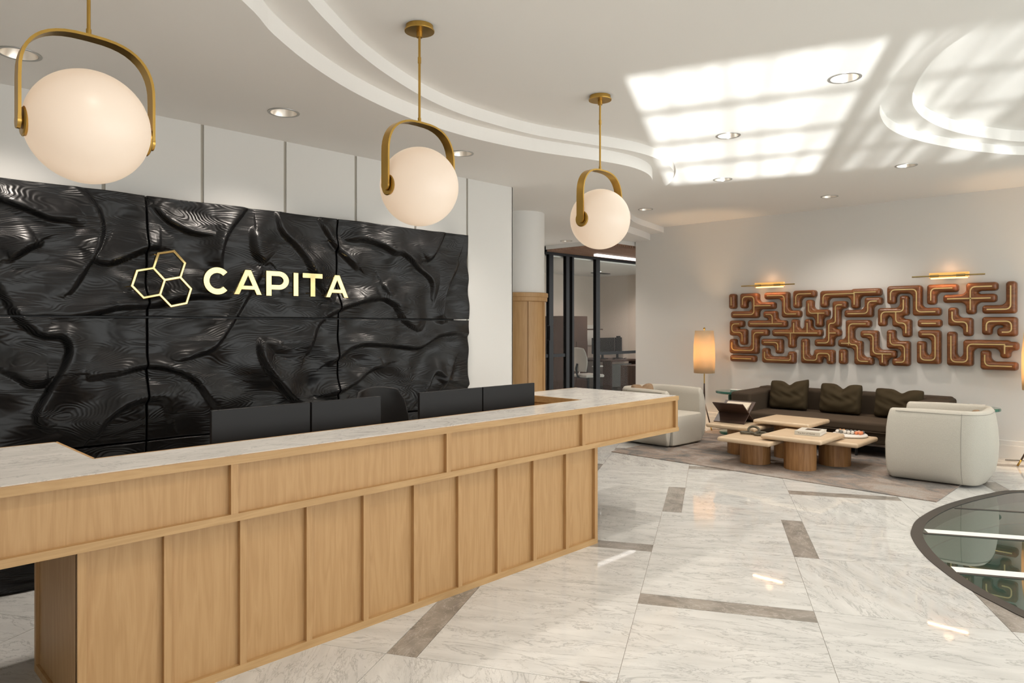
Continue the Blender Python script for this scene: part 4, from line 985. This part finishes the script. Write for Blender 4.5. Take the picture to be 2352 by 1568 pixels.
def floor_lamp(x, y, label, zf=0):
    t = empty('floor_lamp', (x, y, zf), label=label, cat='floor lamp', group='tall linen-shaded floor lamps')
    zb_, zt_ = .815 - zf, 1.430 - zf
    bm = B(); lathe(bm, [(.146, zb_), (.153, zb_ + .2), (.150, zb_ + .4), (.131, zt_)], n=48, cap=False)
    o = part(t, 'lamp_shade', bm, M['shade'], smooth=True); s = o.modifiers.new('t', 'SOLIDIFY'); s.thickness = .003
    bm = B(); lathe(bm, [(.004, zt_ - .01), (.004, zt_ + .012), (.012, zt_ + .016), (.016, zt_ + .030), (.010, zt_ + .044), (.003, zt_ + .046)], n=16); part(t, 'finial', bm, M['brass'], smooth=True)
    bm = B(); lathe(bm, [(.008, .66), (.008, zt_)], n=12); part(t, 'brass_pole', bm, M['brass'], smooth='auto')
    bm = B(); lathe(bm, [(.012, .34), (.013, .50), (.009, .665)], n=12); part(t, 'wooden_pole', bm, M['dark_wood'], smooth='auto')
    for k in range(3):
        a = R(100 + 120 * k - 10); bm = B()
        tube(bm, [(0, 0, .40), (.10 * math.cos(a), .10 * math.sin(a), .20), (.17 * math.cos(a), .17 * math.sin(a), .06)], .009, 8); part(t, 'leg', bm, M['dark_wood'], smooth=True)
        bm = B(); tube(bm, [(.165 * math.cos(a), .165 * math.sin(a), .07), (.20 * math.cos(a), .20 * math.sin(a), .006)], .010, 8); part(t, 'brass_foot', bm, M['brass'], smooth=True)
    for zz, e in ((1.12, 38),):
        ld = bpy.data.lights.new('lamp_bulb', 'POINT'); ld.energy = e; ld.color = (1, .62, .32); ld.shadow_soft_size = .05
        lo = bpy.data.objects.new('lamp_bulb', ld); C.objects.link(lo); lo.location = (x, y, zz)
    return t
floor_lamp(-5.085, 9.22, 'floor lamp with tall glowing shade behind the left armchair')
floor_lamp(-1.168, 9.20, 'floor lamp whose glowing shade edge shows at the right margin')
bm = B(); tube(bm, catmull([(-5.0, 9.30, .006), (-4.85, 9.40, .006), (-4.6, 9.47, .006), (-4.3, 9.5, .006), (-4.0, 9.52, .006)], 6), .004, 6)
obj('lamp_cord', bm, M['black_plastic'], label='thin dark cord running along the wall from the left floor lamp', cat='cord')
bm = B(); tube(bm, catmull([(-1.5, 9.42, .006), (-1.35, 9.50, .006), (-1.2, 9.45, .006), (-1.0, 9.5, .006)], 6), .004, 6)
obj('lamp_cord', bm, M['black_plastic'], label='thin dark cord on the marble floor behind the right side table', cat='cord')

# ------------------------------------------------------------------ wall sculpture pieces
HWD, TK, RC, KF = .049, .100, .034, .006
def fillets(paths, rf=.058):
    segs = [(np.array(p[i]), np.array(p[i + 1])) for p in paths for i in range(len(p) - 1)]; out = []
    for i in range(len(segs)):
        for j in range(i + 1, len(segs)):
            a, b = segs[i]; c, d = segs[j]; u, v = b - a, d - c; lu, lv = np.hypot(*u), np.hypot(*v); u, v = u / lu, v / lv
            cr = u[0] * v[1] - u[1] * v[0]
            if abs(cr) < .8: continue
            w = c - a; t = (w[0] * v[1] - w[1] * v[0]) / cr; q = (w[0] * u[1] - w[1] * u[0]) / cr
            if t < -.03 or t > lu + .03 or q < -.03 or q > lv + .03: continue
            P = a + u * t
            for du, lena in ((u, lu - t), (-u, t)):
                for dv, lenb in ((v, lv - q), (-v, q)):
                    m = min(lena, lenb) + HWD * .3 - HWD
                    if m > .012: out.append((P, du, dv, min(rf, m)))
    return out
def sdf(X, Z, paths):
    D = None
    for p in paths:
        for a, b in zip(p, p[1:]):
            ax, az, bx, bz = *a, *b; dx, dz = bx - ax, bz - az; L = math.hypot(dx, dz); ux, uz = dx / L, dz / L
            cx_, cz_ = (ax + bx) / 2, (az + bz) / 2
            lx = np.abs((X - cx_) * ux + (Z - cz_) * uz) - (L / 2 + HWD - RC); lz = np.abs(-(X - cx_) * uz + (Z - cz_) * ux) - (HWD - RC)
            d = np.hypot(np.maximum(lx, 0), np.maximum(lz, 0)) + np.minimum(np.maximum(lx, lz), 0) - RC
            D = d if D is None else np.minimum(D, d)
    for P, du, dv, rf in fillets(paths):
        A_x = (X - P[0]) * du[0] + (Z - P[1]) * du[1] - HWD; A_z = (X - P[0]) * dv[0] + (Z - P[1]) * dv[1] - HWD
        f = np.maximum.reduce([rf - np.hypot(rf - A_x, rf - A_z), A_x - rf, A_z - rf, -A_x - HWD, -A_z - HWD])
        f = np.where((A_x < 0) | (A_z < 0), np.maximum(f, np.maximum(-A_x, -A_z) - .03), f)
        h = np.clip(.5 + .5 * (D - f) / KF, 0, 1); D = D * (1 - h) + f * h
    return D
def smooth_path(p, r=.055):
    p = [Vector(q) for q in p]; out = [p[0]]
    for a, b, c in zip(p, p[1:], p[2:]):
        d1 = (a - b); d2 = (c - b); r_ = min(r, d1.length * .48, d2.length * .48); s = b + d1.normalized() * r_; e = b + d2.normalized() * r_
        for k in range(7):
            t_ = k / 6; out.append(s * (1 - t_) ** 2 + b * 2 * t_ * (1 - t_) + e * t_ ** 2)
    out.append(p[-1]); return out
def snap(p):
    p = [list(q) for q in p]
    for i in range(len(p) - 1):
        if abs(p[i + 1][0] - p[i][0]) < .03: p[i + 1][0] = p[i][0]
        elif abs(p[i + 1][1] - p[i][1]) < .03: p[i + 1][1] = p[i][1]
    return [tuple(q) for q in p]
for paths, lab in ART:
    paths = [snap(p) for p in paths]
    xs = [q[0] for p in paths for q in p]; zs = [q[1] for p in paths for q in p]
    g_ = .0075
    X, Z = np.meshgrid(np.arange(min(xs) - .075, max(xs) + .075, g_), np.arange(min(zs) - .075, max(zs) + .075, g_), indexing='ij')
    for it in range(3):
        D = sdf(X, Z, paths)
        if it == 0:
            ins = D < 0; cell = ins[:-1, :-1] | ins[1:, :-1] | ins[:-1, 1:] | ins[1:, 1:]
        gx = (sdf(X + 1e-4, Z, paths) - D) / 1e-4; gz = (sdf(X, Z + 1e-4, paths) - D) / 1e-4; gn = np.maximum(gx * gx + gz * gz, .3)
        out_ = (~ins) & (D > 0) & (D < .03)
        X = np.where(out_, X - gx * D / gn, X); Z = np.where(out_, Z - gz * D / gn, Z)
    D = np.where(ins, np.minimum(sdf(X, Z, paths), 0), 0)
    r = .040; dd = np.minimum(-D, r); Hh = TK - r + np.sqrt(np.maximum(r * r - (r - dd) ** 2, 0))
    idx = -np.ones(X.shape, int); used = np.zeros(X.shape, bool)
    ii, jj = np.where(cell)
    for a, b in ((0, 0), (1, 0), (0, 1), (1, 1)): used[ii + a, jj + b] = True
    idx[used] = np.arange(used.sum())
    co = np.stack([X[used], YW - .004 - Hh[used], Z[used]], -1)
    faces = np.stack([idx[ii, jj], idx[ii + 1, jj], idx[ii + 1, jj + 1], idx[ii, jj + 1]], -1)
    # boundary edges -> side wall
    ec = {}
    for f in faces.tolist():
        for a, b in ((0, 1), (1, 2), (2, 3), (3, 0)):
            k = (f[a], f[b]); kr = (f[b], f[a])
            if kr in ec: del ec[kr]
            else: ec[k] = 1
    nb = {}; extra = []; sf_ = []
    for a, b in ec:
        for v in (a, b):
            if v not in nb: nb[v] = len(co) + len(extra); extra.append((co[v][0], YW - .004, co[v][2]))
        sf_.append((b, a, nb[a], nb[b]))
    me = bpy.data.meshes.new('relief_piece'); me.from_pydata(co.tolist() + extra, [], faces.tolist() + sf_); me.materials.append(M['walnut'])
    for p in me.polygons: p.use_smooth = True
    me.update(); me.validate()
    o = bpy.data.objects.new('relief_piece', me); C.objects.link(o)
    tag(o, lab, 'wall sculpture', 'brown wood relief pieces with brass lines')
    bm = B(); yb, yf = YW - TK - .001, YW - TK - .0075; hw = .0066
    for p in paths:
        sp_ = smooth_path(p); nn = len(sp_); prev = None; rows_ = []
        for i, q in enumerate(sp_):
            a = sp_[max(0, i - 1)]; b = sp_[min(nn - 1, i + 1)]; tg = (b - a).normalized(); nm = Vector((-tg.y, tg.x))
            l, r2 = q + nm * hw, q - nm * hw
            rows_.append([bm.verts.new((l.x, yb, l.y)), bm.verts.new((l.x, yf, l.y)), bm.verts.new((r2.x, yf, r2.y)), bm.verts.new((r2.x, yb, r2.y))])
        for a, b in zip(rows_, rows_[1:]):
            for k in range(3): bm.faces.new((a[k], a[k + 1], b[k + 1], b[k]))
        bm.faces.new(rows_[0]); bm.faces.new(rows_[-1])
    # flared joints
    allseg = [(p[i], p[i + 1]) for p in paths for i in range(len(p) - 1)]
    for p in paths:
        for endp, nxt in ((p[0], p[1]), (p[-1], p[-2])):
            for a, b in allseg:
                if endp in (a, b) and nxt in (a, b): continue
                ab = Vector(b) - Vector(a); t_ = (Vector(endp) - Vector(a)).dot(ab) / ab.length_squared
                if .05 < t_ < .95 and ((Vector(a) + ab * t_) - Vector(endp)).length < .03:
                    e_ = Vector(a) + ab * t_; u = ab.normalized() * .03; w_ = (Vector(nxt) - e_).normalized() * .034
                    vs = [e_ - u, e_ - u * .25 + w_ * .28, e_ + w_, e_ + u * .25 + w_ * .28, e_ + u]
                    va = [bm.verts.new((v.x, yf - .0004, v.y)) for v in vs] ; bm.faces.new(va)
    bmesh.ops.recalc_face_normals(bm, faces=bm.faces[:])
    obj('brass_inlay', bm, M['inlay'], o)

# picture lights
def picture_light(x0, x1, z, label):
    cx_ = (x0 + x1) / 2; t = empty('picture_light', (cx_, YW, z), label=label, cat='wall light', group='brass picture lights')
    h = (x1 - x0) / 2; yy = -.155
    bm = B(); lathe(bm, [(.009, -h), (.009, h)], (0, yy, 0), 14, axis='x'); part(t, 'brass_rod', bm, M['brass_pol'], smooth='auto')
    for s in (-1, 1):
        bm = B(); lathe(bm, [(.0145, s * h * .36 - .045), (.0145, s * h * .36 + .045)], (0, yy, 0), 16, axis='x')
        box(bm, (s * h * .36 - .012, yy, -.012), (s * h * .36 + .012, -.02, .004)); part(t, 'collar', bm, M['brass_pol'], smooth='auto')
    bm = B(); box(bm, (-h * .54, -.105, -.018), (h * .54, -.055, .040)); part(t, 'amber_bar', bm, M['amber'])
    bm = B(); box(bm, (-h * .50, -.10, -.032), (h * .50, -.06, -.019)); part(t, 'glowing_tube', bm, M['tube_glow'])
    bm = B(); box(bm, (-.07, -.06, -.03), (.07, -.001, .03)); part(t, 'wall_plate', bm, M['brass'])
    ld = bpy.data.lights.new('picture_lamp', 'AREA'); ld.shape = 'RECTANGLE'; ld.size = h * 1.1; ld.size_y = .012; ld.energy = 1.3; ld.color = (1, .50, .26)
    lo = bpy.data.objects.new('picture_lamp', ld); C.objects.link(lo); lo.location = (cx_, YW - .15, z - .045); lo.rotation_euler = (R(-20), 0, 0)
    ld2 = bpy.data.lights.new('picture_lamp_up', 'POINT'); ld2.energy = .25; ld2.color = (1, .55, .3); ld2.shadow_soft_size = .05
    lo = bpy.data.objects.new('picture_lamp_up', ld2); C.objects.link(lo); lo.location = (cx_, YW - .09, z + .075)
picture_light(-4.626, -3.862, 2.066, 'brass wall light over the left end of the wood sculpture')
picture_light(-2.438, -1.692, 2.090, 'brass wall light over the right end of the wood sculpture')

# ------------------------------------------------------------------ glass floor panel
gf = empty('glass_floor_panel', (.6, 6.2, 0), label='oval glass floor panel with dark bronze rim and pale strips across it', cat='floor glass')
def shr(k): # shrink outline along normals
    n = len(OVAL); out = []
    for i in range(n):
        a, b = Vector(OVAL[i - 1]), Vector(OVAL[(i + 1) % n]); t_ = (b - a).normalized(); nm = Vector((-t_.y, t_.x)); out.append(tuple(Vector(OVAL[i]) + nm * k))
    return out
area = sum(OVAL[i - 1][0] * OVAL[i][1] - OVAL[i][0] * OVAL[i - 1][1] for i in range(len(OVAL)))
sg_ = 1 if area > 0 else -1
gl = lambda u, v, w: (u - .6, v - 6.2, w)
bm = B(); prism(bm, [shr(.001 * sg_), shr(.075 * sg_)], gl, -.09, .004); part(gf, 'rim', bm, M['bronze'])
bm = B(); prism(bm, [shr(.076 * sg_)], gl, -.012, 0); part(gf, 'glass_pane', bm, M['floor_glass'])
def inside_pts(q0, w, z0, z1, name, mat, pad=0):
    bm = B(); inner_ = shr(.077 * sg_); n = len(inner_)
    def xs_at(q):   # intersections of line q=const with the inner outline
        r = []
        for i in range(n):
            a, b = Vector(inner_[i - 1]), Vector(inner_[i]); qa, qb = a.dot(e2) - q, b.dot(e2) - q
            if qa * qb < 0: p = a + (b - a) * (qa / (qa - qb)); r.append(p.dot(e1))
        return (min(r), max(r)) if r else None
    a, b = xs_at(q0), xs_at(q0 + w)
    if a and b:
        lo, hi = max(a[0], b[0]), min(a[1], b[1])
        prism(bm, [[pq(lo, q0), pq(hi, q0), pq(hi, q0 + w), pq(lo, q0 + w)]], gl, z0, z1); part(gf, name, bm, mat)
for q0 in (3.85, 4.80, 5.66, 6.52, 7.36):
    inside_pts(q0, .032, .0005, .003, 'beam', M['bronze'])
for q0 in (4.834, 5.694, 7.394):
    inside_pts(q0, .105, .0005, .0015, 'pale_strip', M['strip_white'])  # pale strips laid flush on the glass beside dark bars
bm = B(); prism(bm, [shr(-.05 * sg_), shr(.0 * sg_)], XY, -2.2, -.31); 
bmb = bm
prism(bm, [shr(-.05 * sg_)], XY, -2.3, -2.2)
struct('trim_lightwell', bm, M['pit'])
ld = bpy.data.lights.new('pit_fill_lamp', 'AREA'); ld.size = 1.6; ld.energy = 60; ld.color = (1, .97, .9)  # unseen lamp added to brighten the pit under the glass
lo = bpy.data.objects.new('pit_fill_lamp', ld); C.objects.link(lo); lo.location = (1.2, 6.2, -.5)

# ------------------------------------------------------------------ lights and world
w = bpy.data.worlds.new('world'); bpy.context.scene.world = w; w.use_nodes = True
bg = w.node_tree.nodes['Background']; bg.inputs[0].default_value = (.97, .985, .96, 1); bg.inputs[1].default_value = WORLD
# sun lamp aimed up through the windows, standing in for sunlight bounced from outside
sd = bpy.data.lights.new('reflected_sun', 'SUN'); sd.energy = SUN; sd.angle = R(.7); sd.color = (.97, 1, .98)
so = bpy.data.objects.new('reflected_sun', sd); C.objects.link(so)
dirv = Vector((-.45, .89, .323)).normalized(); so.rotation_euler = dirv.to_track_quat('-Z', 'Y').to_euler()
so.location = (4, -6, -2)
for x_, y_ in ((-9.6, 12.6), (-9.9, 10.6), (-8.9, 13.4)):
    ld = bpy.data.lights.new('office_lamp', 'SPOT'); ld.energy = 75; ld.color = (1, .84, .76); ld.spot_size = R(140); ld.spot_blend = 1; ld.shadow_soft_size = .06
    lo = bpy.data.objects.new('office_lamp', ld); C.objects.link(lo); lo.location = (x_, y_, 2.69)
for (x, y) in ((-9.6, 12.6), (-9.9, 10.6)):
    bm = B(); lathe(bm, [(.09, 2.712), (.09, 2.7199)], (x, y, 0), 32); obj('office_downlight', bm, M['led'], label='round bright ceiling light %s inside the glass-walled office' % ('near the back corner' if y > 12 else 'near the side wall'), cat='ceiling light')
bm = B(); box(bm, (-9.9, 12.75, 2.708), (-9.75, 13.3, 2.7199)); obj('ceiling_vent', bm, M['frame'], label='thin dark slot vent in the office ceiling', cat='vent')
sc = bpy.context.scene
sc.view_settings.view_transform = 'Standard'; sc.view_settings.look = 'None'; sc.view_settings.gamma = 1; sc.view_settings.use_curve_mapping = False
sc.view_settings.exposure = EXPO
sc.render.engine = 'CYCLES'
sc.cycles.use_denoising = True
sc.cycles.use_adaptive_sampling = True; sc.cycles.adaptive_threshold = .05
sc.cycles.max_bounces = 8; sc.cycles.diffuse_bounces = 4; sc.cycles.glossy_bounces = 3; sc.cycles.transparent_max_bounces = 8
sc.cycles.sample_clamp_indirect = 6; sc.cycles.caustics_reflective = False; sc.cycles.caustics_refractive = False
